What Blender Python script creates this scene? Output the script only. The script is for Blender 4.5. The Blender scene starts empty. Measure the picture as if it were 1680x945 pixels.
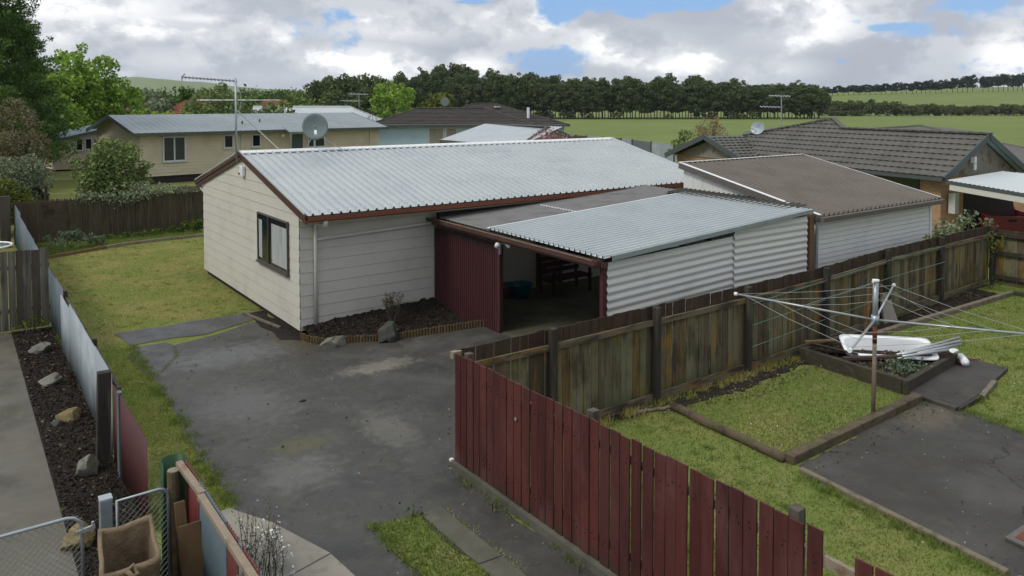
import bpy, bmesh, math, random
import numpy as np
from mathutils import Vector, noise
R_=math.radians
random.seed(7); rng=np.random.default_rng(7)
sc=bpy.context.scene; COL=sc.collection
# ------------------------------------------------------------------ camera frame (metres; x along the house, y along its gable)
CAM=Vector((-5.905,-15.796,5.0)); YAW=R_(54.07); PIT=R_(2.318); FPX=1271.; CY=219.15
cF=Vector((math.cos(YAW)*math.cos(PIT),math.sin(YAW)*math.cos(PIT),-math.sin(PIT)))
cR=Vector((math.sin(YAW),-math.cos(YAW),0)); cD=cF.cross(cR)
def at(u,v,d): return CAM+(cF+cR*((u-840)/FPX)+cD*((v-CY)/FPX))*d
def xy(u,d): p=at(u,CY,d); return (p.x,p.y)
f2=Vector((math.cos(YAW),math.sin(YAW))); r2=Vector((math.sin(YAW),-math.cos(YAW)))
def rf(R,F): return (CAM.x+r2.x*R+f2.x*F, CAM.y+r2.y*R+f2.y*F)     # right / forward metres on the ground
cam=bpy.data.cameras.new('camera'); co=bpy.data.objects.new('camera',cam); COL.objects.link(co)
co.location=CAM; co.rotation_euler=(R_(90)-PIT,0,YAW-R_(90)); cam.sensor_width=36; cam.lens=FPX/1680*36
cam.shift_y=-(472.5-CY)/1680; cam.clip_end=20000; cam.clip_start=.1; sc.camera=co
# ------------------------------------------------------------------ objects
def wl(o):
    v=Vector((0,0,0))
    while o is not None: v=v+o.location; o=o.parent
    return v
def tag(o,label=None,cat=None,group=None,kind=None):
    if label: o['label']=label
    if cat: o['category']=cat
    if group: o['group']=group
    if kind: o['kind']=kind
    return o
def thing(name,label,cat,loc=(0,0,0),group=None):
    o=bpy.data.objects.new(name,None); COL.objects.link(o); o.location=loc; o.empty_display_size=.2
    return tag(o,label,cat,group)
class MB:
    def __init__(s): s.V=[]; s.F=[]
    def add(s,vs,fs):
        n=len(s.V); s.V.extend([tuple(v) for v in vs]); s.F.extend([tuple(i+n for i in f) for f in fs]); return s
    def face(s,*vs): return s.add(vs,[tuple(range(len(vs)))])
    def box(s,a,b):
        x0,y0,z0=a; x1,y1,z1=b
        return s.add([(x0,y0,z0),(x1,y0,z0),(x1,y1,z0),(x0,y1,z0),(x0,y0,z1),(x1,y0,z1),(x1,y1,z1),(x0,y1,z1)],
          [(0,3,2,1),(4,5,6,7),(0,1,5,4),(1,2,6,5),(2,3,7,6),(3,0,4,7)])
    def beam(s,p,q,w,h,up=(0,0,1),ext=0):
        p=Vector(p);q=Vector(q);d=(q-p).normalized();p=p-d*ext;q=q+d*ext
        up=Vector(up)
        if abs(d.dot(up))>.99: up=Vector((1,0,0))
        a=d.cross(up).normalized()*w/2;b=a.cross(d).normalized()*h/2
        return s.add([p-a-b,p+a-b,p+a+b,p-a+b,q-a-b,q+a-b,q+a+b,q-a+b],[(0,3,2,1),(4,5,6,7),(0,1,5,4),(1,2,6,5),(2,3,7,6),(3,0,4,7)])
    def tube(s,pts,r,n=8,cap=True):
        pts=[Vector(p) for p in pts]; rs=r if isinstance(r,(list,tuple)) else [r]*len(pts)
        base=len(s.V); ref=None
        for i,p in enumerate(pts):
            d=(pts[min(i+1,len(pts)-1)]-pts[max(i-1,0)]).normalized()
            if ref is None: ref=Vector((0,0,1)) if abs(d.z)<.9 else Vector((1,0,0))
            a=d.cross(ref).normalized(); b=a.cross(d).normalized(); ref=b
            for k in range(n):
                t=2*math.pi*k/n; s.V.append(tuple(p+(a*math.cos(t)+b*math.sin(t))*rs[i]))
        for i in range(len(pts)-1):
            for k in range(n):
                k2=(k+1)%n; s.F.append((base+i*n+k,base+i*n+k2,base+(i+1)*n+k2,base+(i+1)*n+k))
        if cap:
            s.F.append(tuple(base+k for k in range(n))[::-1]); s.F.append(tuple(base+(len(pts)-1)*n+k for k in range(n)))
        return s
    def prism(s,poly,z0,z1):
        n=len(poly); vs=[(x,y,z0) for x,y in poly]+[(x,y,z1) for x,y in poly]
        return s.add(vs,[tuple(range(n))[::-1],tuple(range(n,2*n))]+[(i,(i+1)%n,n+(i+1)%n,n+i) for i in range(n)])
    def build(s,name,mat,parent=None,smooth=False,bevel=0,label=None,cat=None,group=None,kind=None,local=False,recenter=True):
        me=bpy.data.meshes.new(name); me.from_pydata(s.V,[],s.F); 
        if smooth: me.polygons.foreach_set('use_smooth',[True]*len(me.polygons))
        me.materials.append(mat); o=bpy.data.objects.new(name,me); COL.objects.link(o)
        if parent is not None:
            o.parent=parent
            if not local: o.location=-wl(parent)
        elif recenter and kind is None and len(s.V):
            A=np.array(s.V); c=Vector(((A[:,0].min()+A[:,0].max())/2,(A[:,1].min()+A[:,1].max())/2,A[:,2].min()))
            for v in me.vertices: v.co-=c
            o.location=c
        if bevel:
            m=o.modifiers.new('bevel','BEVEL'); m.width=bevel; m.segments=2; m.limit_method='ANGLE'
        me.update(); return tag(o,label,cat,group,kind)
def npmesh(name,V,F4,mat,parent=None,kind=None,label=None,cat=None,group=None,local=False,loc=None,k=4,recenter=False):
    V=np.asarray(V,dtype=np.float32); F4=np.asarray(F4,dtype=np.int32)
    if recenter:
        c=Vector((float(V[:,0].mean()),float(V[:,1].mean()),float(V[:,2].min()))); V=V-np.array(c,dtype=np.float32)
    me=bpy.data.meshes.new(name); me.vertices.add(len(V)); me.vertices.foreach_set('co',V.ravel())
    n=len(F4); me.loops.add(n*k); me.loops.foreach_set('vertex_index',F4.ravel())
    me.polygons.add(n); me.polygons.foreach_set('loop_start',np.arange(0,n*k,k,dtype=np.int32)); 
    me.update(calc_edges=True); me.materials.append(mat)
    o=bpy.data.objects.new(name,me); COL.objects.link(o)
    if parent is not None:
        o.parent=parent
        if not local: o.location=-wl(parent)
    if recenter: o.location=c
    return tag(o,label,cat,group,kind)
def copy_tree(o,parent=None):
    c=o.copy(); COL.objects.link(c); c.parent=parent
    for ch in list(o.children): copy_tree(ch,c)
    return c
# ------------------------------------------------------------------ materials
def mat(name,col,rough=.8,layers=(),bump=(),metal=0,spec=.3,island=None,trans=0,alpha=None,rlayer=None,objrand=None):
    m=bpy.data.materials.new(name); m.use_nodes=True; nt=m.node_tree; N=nt.nodes; L=nt.links
    b=N['Principled BSDF']; b.inputs['Roughness'].default_value=rough; b.inputs['Metallic'].default_value=metal
    b.inputs['Specular IOR Level'].default_value=spec
    g=N.new('ShaderNodeNewGeometry')
    def nz(scale,stretch=(1,1,1),detail=4,rot=0):
        mp=N.new('ShaderNodeMapping'); mp.inputs['Scale'].default_value=stretch; mp.inputs['Rotation'].default_value=(0,0,rot)
        L.new(g.outputs['Position'],mp.inputs['Vector']); t=N.new('ShaderNodeTexNoise'); t.inputs['Scale'].default_value=scale; t.inputs['Detail'].default_value=detail
        t.inputs['Roughness'].default_value=.6; L.new(mp.outputs[0],t.inputs['Vector']); return t.outputs['Fac']
    rgb=N.new('ShaderNodeRGB'); rgb.outputs[0].default_value=(*col,1); cur=rgb.outputs[0]
    if island:
        cr=N.new('ShaderNodeValToRGB'); e=cr.color_ramp.elements; cols=[col]+list(island)
        e[0].position=0; e[0].color=(*cols[0],1); e[1].position=1; e[1].color=(*cols[-1],1)
        for i,c in enumerate(cols[1:-1]): q=e.new((i+1)/(len(cols)-1)); q.color=(*c,1)
        L.new(g.outputs['Random Per Island'],cr.inputs[0]); cur=cr.outputs[0]
    def rangef(sock,lo,hi,amt):
        r=N.new('ShaderNodeMapRange'); r.inputs[1].default_value=lo; r.inputs[2].default_value=hi; r.inputs[4].default_value=amt
        r.interpolation_type='SMOOTHSTEP'; L.new(sock,r.inputs[0]); return r.outputs[0]
    for ly in layers:
        c2,scale,lo,hi,amt=ly[:5]; st=ly[5] if len(ly)>5 else (1,1,1)
        if st=='zband':   # stain between two heights, broken up by noise
            sp=N.new('ShaderNodeSeparateXYZ');L.new(g.outputs['Position'],sp.inputs[0]);ad=N.new('ShaderNodeMath');ad.operation='MULTIPLY_ADD';L.new(nz(scale,(1,1,.1),5),ad.inputs[0]);ad.inputs[1].default_value=ly[6];L.new(sp.outputs[2],ad.inputs[2]);fac=rangef(ad.outputs[0],lo,hi,amt)
        elif st=='crack':
            t=N.new('ShaderNodeTexVoronoi');t.feature='DISTANCE_TO_EDGE';t.inputs['Scale'].default_value=scale;nn_=N.new('ShaderNodeTexNoise');nn_.inputs['Scale'].default_value=2.2;nn_.inputs['Detail'].default_value=6;L.new(g.outputs['Position'],nn_.inputs['Vector']);va=N.new('ShaderNodeVectorMath');va.operation='MULTIPLY_ADD';L.new(nn_.outputs['Color'],va.inputs[0]);va.inputs[1].default_value=(.9,.9,0);L.new(g.outputs['Position'],va.inputs[2]);L.new(va.outputs[0],t.inputs['Vector']);c1=rangef(t.outputs['Distance'],hi,lo,1);mk=rangef(nz(.55,detail=3),.48,.60,amt);mu=N.new('ShaderNodeMath');mu.operation='MULTIPLY';L.new(c1,mu.inputs[0]);L.new(mk,mu.inputs[1]);fac=mu.outputs[0]
        elif st=='spot':     # stain at a place: (x,y,rx,ry)
            x,y,rx,ry=ly[6]; mp=N.new('ShaderNodeMapping'); mp.vector_type='POINT'
            mp.inputs['Location'].default_value=(-x/rx,-y/ry,0); mp.inputs['Scale'].default_value=(1/rx,1/ry,0)
            L.new(g.outputs['Position'],mp.inputs[0]); ln=N.new('ShaderNodeVectorMath'); ln.operation='LENGTH'; L.new(mp.outputs[0],ln.inputs[0])
            ad=N.new('ShaderNodeMath'); ad.operation='MULTIPLY_ADD'; L.new(nz(scale,detail=6),ad.inputs[0]); ad.inputs[1].default_value=1.6; ad.inputs[2].default_value=-.8
            sm=N.new('ShaderNodeMath'); sm.operation='ADD'; L.new(ln.outputs['Value'],sm.inputs[0]); L.new(ad.outputs[0],sm.inputs[1])
            fac=rangef(sm.outputs[0],hi,lo,amt); fac.node.inputs[3].default_value=0
        else: fac=rangef(nz(scale,st,ly[6] if len(ly)>6 else 5),lo,hi,amt)
        mx=N.new('ShaderNodeMix'); mx.data_type='RGBA'; L.new(fac,mx.inputs[0]); L.new(cur,mx.inputs[6]); mx.inputs[7].default_value=(*c2,1); cur=mx.outputs[2]
    if objrand:
        oi=N.new('ShaderNodeObjectInfo'); mx=N.new('ShaderNodeMix'); mx.data_type='RGBA'; L.new(rangef(oi.outputs['Random'],0,1,.6),mx.inputs[0]); L.new(cur,mx.inputs[6]); mx.inputs[7].default_value=(*objrand,1); cur=mx.outputs[2]
    L.new(cur,b.inputs['Base Color'])
    if rlayer:
        scale,lo,hi,r0,r1=rlayer; q=rangef(nz(scale,detail=5),lo,hi,r1); q.node.inputs[3].default_value=r0; L.new(q,b.inputs['Roughness'])
    prev=None
    for (scale,dist,*st) in bump:
        bp=N.new('ShaderNodeBump'); bp.inputs['Distance'].default_value=dist; L.new(nz(scale,st[0] if st else (1,1,1),6),bp.inputs['Height'])
        if prev: L.new(prev,bp.inputs['Normal'])
        prev=bp.outputs[0]
    if prev: L.new(prev,b.inputs['Normal'])
    if trans: 
        tr=N.new('ShaderNodeBsdfTranslucent'); L.new(cur,tr.inputs[0]); ms=N.new('ShaderNodeMixShader'); ms.inputs[0].default_value=trans
        L.new(b.outputs[0],ms.inputs[1]); L.new(tr.outputs[0],ms.inputs[2]); L.new(ms.outputs[0],N['Material Output'].inputs[0])
    return m
VS=(1,1,.06)
m={}
m['board']=mat('painted_boards',(.54,.515,.45),.55,[((.41,.39,.33),1.3,.45,.75,.5),((.30,.32,.22),9,.58,.8,.35,(1,1,.25)),((.55,.54,.5),.6,.5,.8,.4)],bump=[(60,.002,(1,1,.2))])
m['boardw']=mat('garage_boards',(.62,.62,.59),.5,[((.42,.44,.40),1.5,.5,.8,.4),((.35,.38,.3),12,.6,.85,.3,(1,1,.3))])
m['white']=mat('white_trim',(.68,.68,.66),.5,[((.4,.4,.35),6,.55,.8,.5)])
m['cream']=mat('cream_pipe',(.56,.55,.49),.45,[((.36,.34,.27),7,.55,.8,.4)])
m['barge']=mat('brown_barge',(.075,.035,.028),.5,[((.13,.08,.06),5,.5,.8,.4)])
m['gutter']=mat('rust_brown_gutter',(.165,.055,.028),.45,[((.07,.03,.02),3,.5,.75,.8),((.3,.22,.17),18,.62,.8,.5)])
m['roof']=mat('pale_zinc_roof',(.45,.475,.475),.42,[((.36,.40,.42),.8,.4,.75,.7),((.28,.31,.31),6,.62,.85,.45),((.55,.59,.6),2.2,.5,.8,.4)],metal=.25,spec=.5,bump=[(3,.004)])
m['roofnew']=mat('shiny_zinc_sheet',(.50,.535,.53),.5,[((.41,.445,.45),1.1,.4,.75,.6),((.46,.49,.5),3,.5,.75,.5,(.12,1,1))],metal=.1,spec=.4)
m['roofold']=mat('old_grey_sheet',(.23,.22,.21),.6,[((.09,.09,.08),1.6,.45,.75,.7),((.27,.26,.24),8,.55,.8,.5,(.15,1,1)),((.06,.08,.03),3,.6,.8,.4)],trans=.3)
m['roofrib']=mat('mossy_old_ribs',(.10,.10,.085),.8,[((.2,.19,.17),8,.5,.8,.6)])
m['roofgar']=mat('brown_grey_roof',(.175,.15,.13),.5,[((.12,.105,.09),1.2,.4,.7,.6),((.14,.15,.07),4,.62,.8,.4),((.25,.23,.22),9,.6,.85,.4)],metal=.1,bump=[(4,.004)])
m['gutgrey']=mat('taupe_gutter',(.105,.09,.08),.5,[((.2,.18,.16),7,.5,.8,.4)])
m['corrw']=mat('white_corrugated',(.62,.61,.56),.5,[((.40,.40,.36),1.2,.5,.8,.5),((.3,.28,.24),10,.62,.85,.4)])
m['maroonw']=mat('maroon_wall',(.065,.02,.021),.6,[((.05,.018,.02),1.5,.4,.75,.7),((.13,.05,.045),18,.5,.8,.4,VS)],bump=[(20,.004,VS)])
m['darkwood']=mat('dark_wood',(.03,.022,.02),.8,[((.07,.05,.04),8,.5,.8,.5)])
m['redpal']=mat('red_stained_palings',(.082,.021,.017),.7,[((.04,.012,.011),4,.42,.7,.75,(1,1,.18)),((.17,.07,.055),16,.58,.85,.5,VS),((.03,.02,.018),26,.6,.8,.7,VS),((.2,.16,.13),40,.72,.85,.5),((.03,.028,.018),6,.40,.16,.75,'zband',.25),((.13,.06,.055),3,.5,.72,.5,(1,1,.3))],island=[(.105,.028,.022),(.058,.013,.011),(.088,.024,.02),(.07,.022,.02)],bump=[(34,.006,VS)])
m['darkpal']=mat('weathered_palings',(.15,.13,.07),.85,[((.035,.020,.012),5,.47,.66,.75,(1,1,.25)),((.27,.145,.02),4,.54,.72,.75,(1,1,.3)),((.24,.23,.17),14,.56,.82,.6,VS),((.04,.055,.018),2.2,.52,.75,.6),((.034,.017,.012),5,1.42,1.62,.85,'zband',.42),((.06,.07,.025),4,.55,.25,.6,'zband',.3)],island=[(.06,.04,.025),(.18,.16,.095),(.15,.10,.03),(.09,.06,.035),(.18,.165,.10),(.11,.105,.05)],bump=[(36,.008,VS)])
m['palback']=mat('fence_rail_wood',(.14,.115,.07),.85,[((.2,.085,.02),6,.5,.68,.8,(.3,1,1)),((.025,.018,.014),10,.42,.66,.85,(.2,1,1)),((.3,.27,.2),22,.6,.85,.5)],bump=[(30,.006,(.1,1,1))])
m['postdk']=mat('dark_fence_post',(.035,.03,.024),.9,[((.11,.10,.07),6,.5,.75,.7,(1,1,.2))],bump=[(30,.006,VS)])
m['greypal']=mat('grey_weathered_boards',(.125,.115,.09),.85,[((.035,.026,.02),7,.46,.68,.8,(1,1,.1)),((.27,.25,.2),8,.55,.8,.6,(1,1,.08)),((.15,.09,.04),4,.56,.75,.5,(1,1,.2))],island=[(.07,.055,.04),(.17,.16,.13)],bump=[(30,.008,VS)])
m['brush']=mat('brushwood',(.07,.055,.034),.95,[((.14,.115,.07),30,.45,.75,.7,(1,1,.25)),((.025,.018,.012),2.2,.45,.7,.8),((.10,.04,.022),5,.55,.75,.5),((.04,.05,.02),1.4,.55,.75,.5)],bump=[(40,.03,(1,1,.15))])
m['twig']=mat('brush_twigs',(.085,.065,.04),.95,[((.05,.055,.025),1.5,.5,.7,.6),((.12,.05,.03),3,.58,.75,.6)],island=[(.11,.09,.055),(.06,.045,.03),(.09,.065,.04)])
m['bluefence']=mat('blue_grey_sheet',(.085,.12,.135),.5,[((.15,.185,.2),2,.45,.75,.6),((.10,.10,.10),9,.6,.8,.5,VS)])
m['bluefence2']=mat('slate_sheet',(.12,.135,.155),.5,[((.2,.21,.22),2,.45,.75,.6)])
m['whitefence']=mat('white_fence_sheet',(.27,.305,.33),.5,[((.42,.45,.47),1.5,.45,.7,.7),((.28,.3,.3),9,.62,.8,.5,VS),((.3,.34,.36),.8,.5,.7,.5)])
m['maroonsheet']=mat('maroon_sheet',(.07,.022,.022),.5,[((.07,.025,.03),2,.4,.7,.7),((.17,.08,.07),18,.6,.8,.4,VS)])
m['redsheet']=mat('red_sheet',(.12,.022,.02),.5,[((.08,.02,.02),3,.4,.7,.7)])
m['galv']=mat('galvanised_steel',(.33,.37,.39),.4,[((.22,.25,.27),8,.45,.75,.6)],metal=.5,spec=.5)
m['galvl']=mat('pale_alloy_tube',(.38,.40,.41),.35,[((.3,.3,.3),10,.5,.75,.5)],metal=.5)
m['wire']=mat('wire',(.24,.25,.24),.5,metal=.4)
m['cordg']=mat('green_cord',(.10,.22,.16),.6)
m['cordw']=mat('pale_cord',(.35,.36,.34),.6)
m['rust']=mat('rusty_steel',(.14,.045,.028),.8,[((.22,.09,.05),14,.5,.8,.6)])
m['postbr']=mat('brown_painted_steel',(.15,.115,.085),.6,[((.22,.19,.15),8,.5,.8,.6)])
m['rock']=mat('grey_rock',(.19,.185,.155),.9,[((.09,.09,.06),7,.45,.7,.8),((.3,.29,.25),14,.5,.8,.6),((.10,.12,.04),3,.5,.7,.5)],bump=[(9,.03),(40,.01)])
m['rockdk']=mat('dark_rock',(.055,.057,.048),.85,[((.10,.10,.08),9,.45,.75,.7),((.07,.085,.03),3,.5,.7,.6)],bump=[(9,.03),(40,.01)])
m['rocky']=mat('yellowish_rock',(.20,.15,.07),.9,[((.10,.09,.05),6,.45,.7,.8),((.3,.25,.14),14,.5,.8,.6)],bump=[(9,.03),(40,.01)])
m['soil']=mat('dark_soil',(.018,.014,.011),.95,[((.045,.034,.025),14,.45,.75,.8),((.035,.035,.016),3,.5,.75,.6)],bump=[(10,.06),(45,.03)])
m['mulch']=mat('mulch_chips',(.016,.011,.009),.9,island=[(.035,.022,.016),(.022,.016,.012),(.06,.038,.024),(.012,.01,.009)])
m['litter']=mat('leaf_litter',(.08,.05,.028),.9,island=[(.15,.09,.05),(.045,.03,.02),(.11,.10,.045),(.2,.16,.11),(.06,.07,.025),(.03,.022,.016)])
m['asphalt']=mat('driveway_asphalt',(.06,.058,.052),.62,[((.095,.092,.085),1.3,.44,.68,.7),((.036,.036,.033),.8,.48,.68,.75),((.12,.112,.095),4,.52,.76,.5),((.035,.036,.032),2.6,.54,.72,.6),((.08,.075,.038),1.7,.58,.74,.5),((.17,.17,.165),70,.62,.8,.45),((.02,.02,.02),50,.62,.78,.6),
  ((.015,.015,.012),.55,.0,.010,.55,'crack'),((.05,.06,.02),.8,.0,.015,.4,'crack'),((.19,.185,.17),120,.60,.72,.6),((.015,.015,.014),95,.60,.72,.6),((.25,.23,.185),7,.25,1.0,.6,'spot',(.55,-2.6,1.0,.42)),((.2,.19,.155),6,.25,1.0,.35,'spot',(-.62,-5.3,.5,1.0)),((.16,.155,.14),5,.2,1.0,.5,'spot',(-2.2,-5.8,.8,.8)),((.15,.155,.155),5,.2,1.05,.55,'spot',(-1.5,-.3,1.6,.9)),((.10,.10,.04),6,.3,.95,.55,'spot',(-1.9,-5.0,.6,.4)),((.13,.13,.125),6,.2,1.05,.5,'spot',(-2.0,-3.0,1.0,1.3)),
  ((.075,.06,.03),6,.3,1.0,.7,'spot',(-.2,-.1,.5,1.1))],
  rlayer=(1.3,.4,.7,.45,.85),bump=[(90,.006),(7,.01),(.8,.03)],spec=.3)
m['asphalt2']=mat('yard_asphalt',(.05,.047,.041),.75,[((.085,.08,.072),.9,.45,.7,.7),((.09,.075,.045),3,.56,.75,.6),((.15,.15,.14),60,.64,.8,.5),((.06,.065,.025),1.2,.6,.75,.5),((.012,.012,.01),.5,.0,.012,.8,'crack'),((.16,.155,.14),120,.60,.72,.6),((.12,.10,.07),8,.3,1.0,.7,'spot',(6.6,-9.9,.8,.5))],rlayer=(1.3,.4,.7,.6,.9),bump=[(90,.005),(6,.01),(.8,.02)],spec=.22)
m['patch']=mat('smooth_asphalt_patch',(.07,.07,.068),.6,[((.045,.045,.043),1.6,.45,.7,.7),((.1,.09,.055),4,.55,.75,.5),((.14,.14,.135),70,.62,.8,.4)],rlayer=(1.3,.4,.7,.4,.8),bump=[(80,.004)])
m['conc']=mat('weathered_concrete',(.25,.23,.19),.85,[((.13,.13,.105),1.4,.42,.7,.8),((.07,.075,.055),4,.56,.76,.6),((.30,.29,.26),30,.6,.8,.4)],bump=[(60,.004)])
m['concdk']=mat('mossy_concrete',(.105,.10,.078),.85,[((.055,.06,.04),1.4,.42,.7,.8),((.15,.145,.12),3,.52,.76,.6),((.06,.075,.02),5,.6,.76,.6)],bump=[(60,.004),(5,.01)])
m['path']=mat('footpath_concrete',(.115,.105,.082),.8,[((.06,.056,.042),.9,.42,.68,.85),((.15,.145,.12),3,.52,.76,.6),((.09,.09,.045),2.2,.58,.76,.5)],rlayer=(1.1,.4,.7,.5,.85),bump=[(60,.004)])
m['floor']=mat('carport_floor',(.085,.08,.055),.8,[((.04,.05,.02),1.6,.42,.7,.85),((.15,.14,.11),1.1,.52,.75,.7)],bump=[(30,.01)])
m['gravelstone']=mat('stones',(.2,.2,.18),.9,island=[(.3,.28,.24),(.06,.06,.055),(.12,.1,.08)])
m['log']=mat('log_edging',(.105,.08,.05),.9,[((.035,.028,.02),6,.45,.7,.8),((.2,.17,.12),16,.55,.8,.6,(.3,.3,1)),((.07,.085,.02),3,.52,.7,.7)],bump=[(12,.02),(40,.008)])
m['logy']=mat('log_roll',(.11,.075,.035),.9,[((.05,.035,.02),14,.45,.7,.8),((.08,.10,.02),5,.52,.7,.6)],island=[(.08,.05,.024),(.14,.10,.05)],bump=[(40,.008,VS)])
m['timber']=mat('grey_timber',(.17,.14,.10),.9,[((.05,.04,.03),8,.45,.7,.7),((.28,.25,.2),16,.55,.8,.6)],bump=[(30,.008)])
m['timberdk']=mat('wet_dark_timber',(.045,.038,.028),.9,[((.09,.08,.05),8,.5,.75,.7),((.05,.06,.02),3,.52,.7,.6)],bump=[(30,.01)])
m['rawwood']=mat('raw_brown_timber',(.16,.10,.05),.8,[((.11,.06,.03),6,.45,.7,.7,(1,1,.2))],bump=[(30,.005,VS)])
m['rail']=mat('pale_rail',(.24,.195,.14),.85,[((.14,.08,.04),5,.46,.7,.8),((.42,.38,.3),16,.55,.8,.5)],bump=[(30,.008)])
m['glass']=mat('dark_glass',(.012,.014,.016),.08,spec=.6)
m['glassb']=mat('screened_glass',(.035,.037,.037),.25,spec=.5)
m['curtain']=mat('net_curtain',(.36,.375,.365),.8,[((.16,.17,.17),7,.45,.7,.7,(1,1,.12)),((.5,.5,.48),12,.55,.75,.5,(1,1,.2))])
m['curtd']=mat('beige_curtain',(.30,.27,.22),.9,[((.18,.16,.13),4,.4,.6,.6,(6,6,.1))])
m['frame']=mat('bronze_frame',(.085,.07,.06),.4)
m['alu']=mat('pale_frame',(.52,.53,.51),.4)
m['tan']=mat('tan_boards',(.56,.48,.35),.65,[((.42,.34,.23),1.2,.4,.75,.6),((.26,.21,.14),9,.6,.8,.3,(1,1,.3))])
m['tanroof']=mat('blue_grey_roof',(.23,.265,.27),.5,[((.18,.2,.205),.7,.4,.7,.6),((.30,.32,.32),3,.5,.8,.5)],metal=.1)
m['tanfas']=mat('slate_fascia',(.07,.085,.085),.5)
m['shedroof']=mat('slate_blue_roof',(.10,.135,.155),.5,[((.15,.185,.2),1,.4,.7,.6)],metal=.1)
m['tile']=mat('charcoal_tiles',(.105,.10,.087),.75,[((.06,.058,.05),.9,.42,.7,.6),((.18,.17,.15),9,.5,.8,.6),((.12,.12,.09),30,.55,.8,.4)],bump=[(30,.01)])
m['tilebr']=mat('dark_brown_tiles',(.062,.054,.048),.8,[((.035,.03,.028),1.2,.42,.7,.7),((.11,.10,.085),9,.5,.8,.5)],bump=[(5,.05)])
m['redtile']=mat('red_tiles',(.23,.075,.045),.8,[((.15,.05,.035),.7,.42,.7,.7)],bump=[(4,.1)])
m['bluewall']=mat('pale_blue_wall',(.38,.50,.56),.7,[((.3,.42,.48),1,.4,.7,.5)])
m['greyply']=mat('weathered_ply',(.22,.20,.17),.85,[((.12,.08,.045),3,.48,.68,.9),((.3,.28,.25),14,.5,.75,.6,VS)],bump=[(10,.01,VS)])
m['green']=mat('green_plastic',(.012,.055,.018),.5,[((.015,.045,.02),6,.45,.7,.7)])
m['canvas']=mat('brown_canvas',(.19,.14,.085),.85,[((.11,.075,.04),5,.42,.68,.8),((.28,.22,.15),9,.55,.8,.5),((.07,.055,.035),2.6,.56,.76,.7)],bump=[(14,.02),(60,.006)])
m['teal']=mat('teal_plastic',(.01,.16,.19),.4)
m['pink']=mat('dull_pink_plastic',(.22,.10,.10),.5)
m['purple']=mat('dark_maroon_paint',(.06,.02,.035),.6,[((.03,.012,.02),6,.45,.7,.7)])
m['enamel']=mat('white_enamel',(.75,.77,.78),.22,[((.5,.48,.42),5,.62,.8,.6)],spec=.5)
m['rustply']=mat('rust_stained_underside',(.06,.035,.028),.8)
m['redpaint']=mat('red_car_paint',(.23,.022,.028),.35,[((.12,.02,.025),2,.5,.7,.3)],spec=.5)
m['chrome']=mat('chrome',(.5,.5,.5),.25,metal=.9)
m['plate']=mat('white_plate',(.7,.7,.68),.4)
m['tyre']=mat('black_rubber',(.02,.02,.02),.8)
m['clearroof']=mat('pale_translucent_roof',(.48,.52,.52),.4,[((.45,.48,.48),1,.45,.7,.5)])
m['dish']=mat('grey_green_dish',(.16,.20,.195),.45,[((.12,.15,.14),5,.45,.7,.5)])
m['fieldg']=mat('paddock_grass',(.125,.165,.035),.95,[((.16,.19,.045),.03,.4,.7,.8),((.09,.135,.03),.15,.45,.7,.6),((.19,.19,.07),1.5,.5,.8,.5)],bump=[(3,.1)])
def lawn(name,c,c2,c3,**k): return mat(name,c,.95,[(c2,.75,.42,.66,.9),(c3,2.6,.54,.74,.75),((.06,.095,.02),.5,.5,.72,.6),((.05,.065,.02),24,.55,.8,.5)],bump=[(25,.03),(80,.015)],**k)
m['ground']=mat('ground_grass',(.175,.205,.048),.95,[((.27,.235,.078),.75,.44,.66,.85),((.33,.24,.13),1.7,.56,.70,.7),((.12,.17,.03),.45,.52,.72,.7),((.09,.11,.03),24,.55,.8,.5),((.14,.20,.04),.05,.3,.6,.3)],bump=[(25,.03),(80,.015)])
m['blade']=mat('lawn_blades',(.28,.29,.065),.9,[((.42,.34,.12),.75,.42,.62,.85),((.50,.36,.19),1.6,.55,.68,.85),((.15,.21,.04),.5,.54,.72,.7)],trans=.25)
m['bladeg']=mat('green_blades',(.125,.195,.036),.9,[((.18,.215,.052),1.1,.42,.66,.7),((.27,.23,.10),3.2,.54,.74,.7),((.09,.15,.025),.6,.5,.68,.6)],island=[(.18,.25,.05),(.11,.17,.03),(.24,.28,.075)],trans=.35)
m['bladev']=mat('verge_blades',(.27,.36,.06),.9,[((.36,.38,.085),1.1,.42,.66,.7),((.36,.30,.13),3.2,.56,.74,.7)],trans=.35)
m['bladep']=mat('plot_blades',(.17,.225,.05),.9,[((.22,.20,.075),1.3,.46,.68,.7),((.30,.23,.12),3,.57,.74,.7),((.09,.14,.03),.7,.5,.7,.6)],trans=.3)
m['straw']=mat('dry_straw',(.33,.24,.13),.9,island=[(.22,.14,.08),(.4,.32,.2)])
def leafm(n,*c,**k): return mat(n,c[0],.8,[(tuple(x*.45 for x in c[0]),.35,.5,.72,.45)],island=c[1:],trans=.18,**k)
m['lf_con']=leafm('conifer_leaves',(.04,.085,.018),(.075,.14,.026),(.12,.2,.036),(.04,.08,.018))
m['lf_lime']=leafm('bright_leaves',(.20,.33,.04),(.27,.41,.055),(.12,.22,.028),(.34,.46,.09))
m['lf_brn']=leafm('olive_brown_leaves',(.16,.14,.07),(.24,.20,.11),(.10,.11,.05),(.2,.15,.10))
m['lf_gry']=leafm('grey_green_leaves',(.19,.23,.13),(.28,.31,.2),(.10,.13,.065),(.15,.19,.10))
m['lf_yel']=leafm('yellow_green_leaves',(.10,.14,.015),(.17,.20,.03),(.05,.08,.012),(.22,.20,.03))
m['lf_mid']=leafm('mid_green_leaves',(.12,.18,.045),(.19,.25,.07),(.07,.11,.03),(.29,.35,.14))
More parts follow.
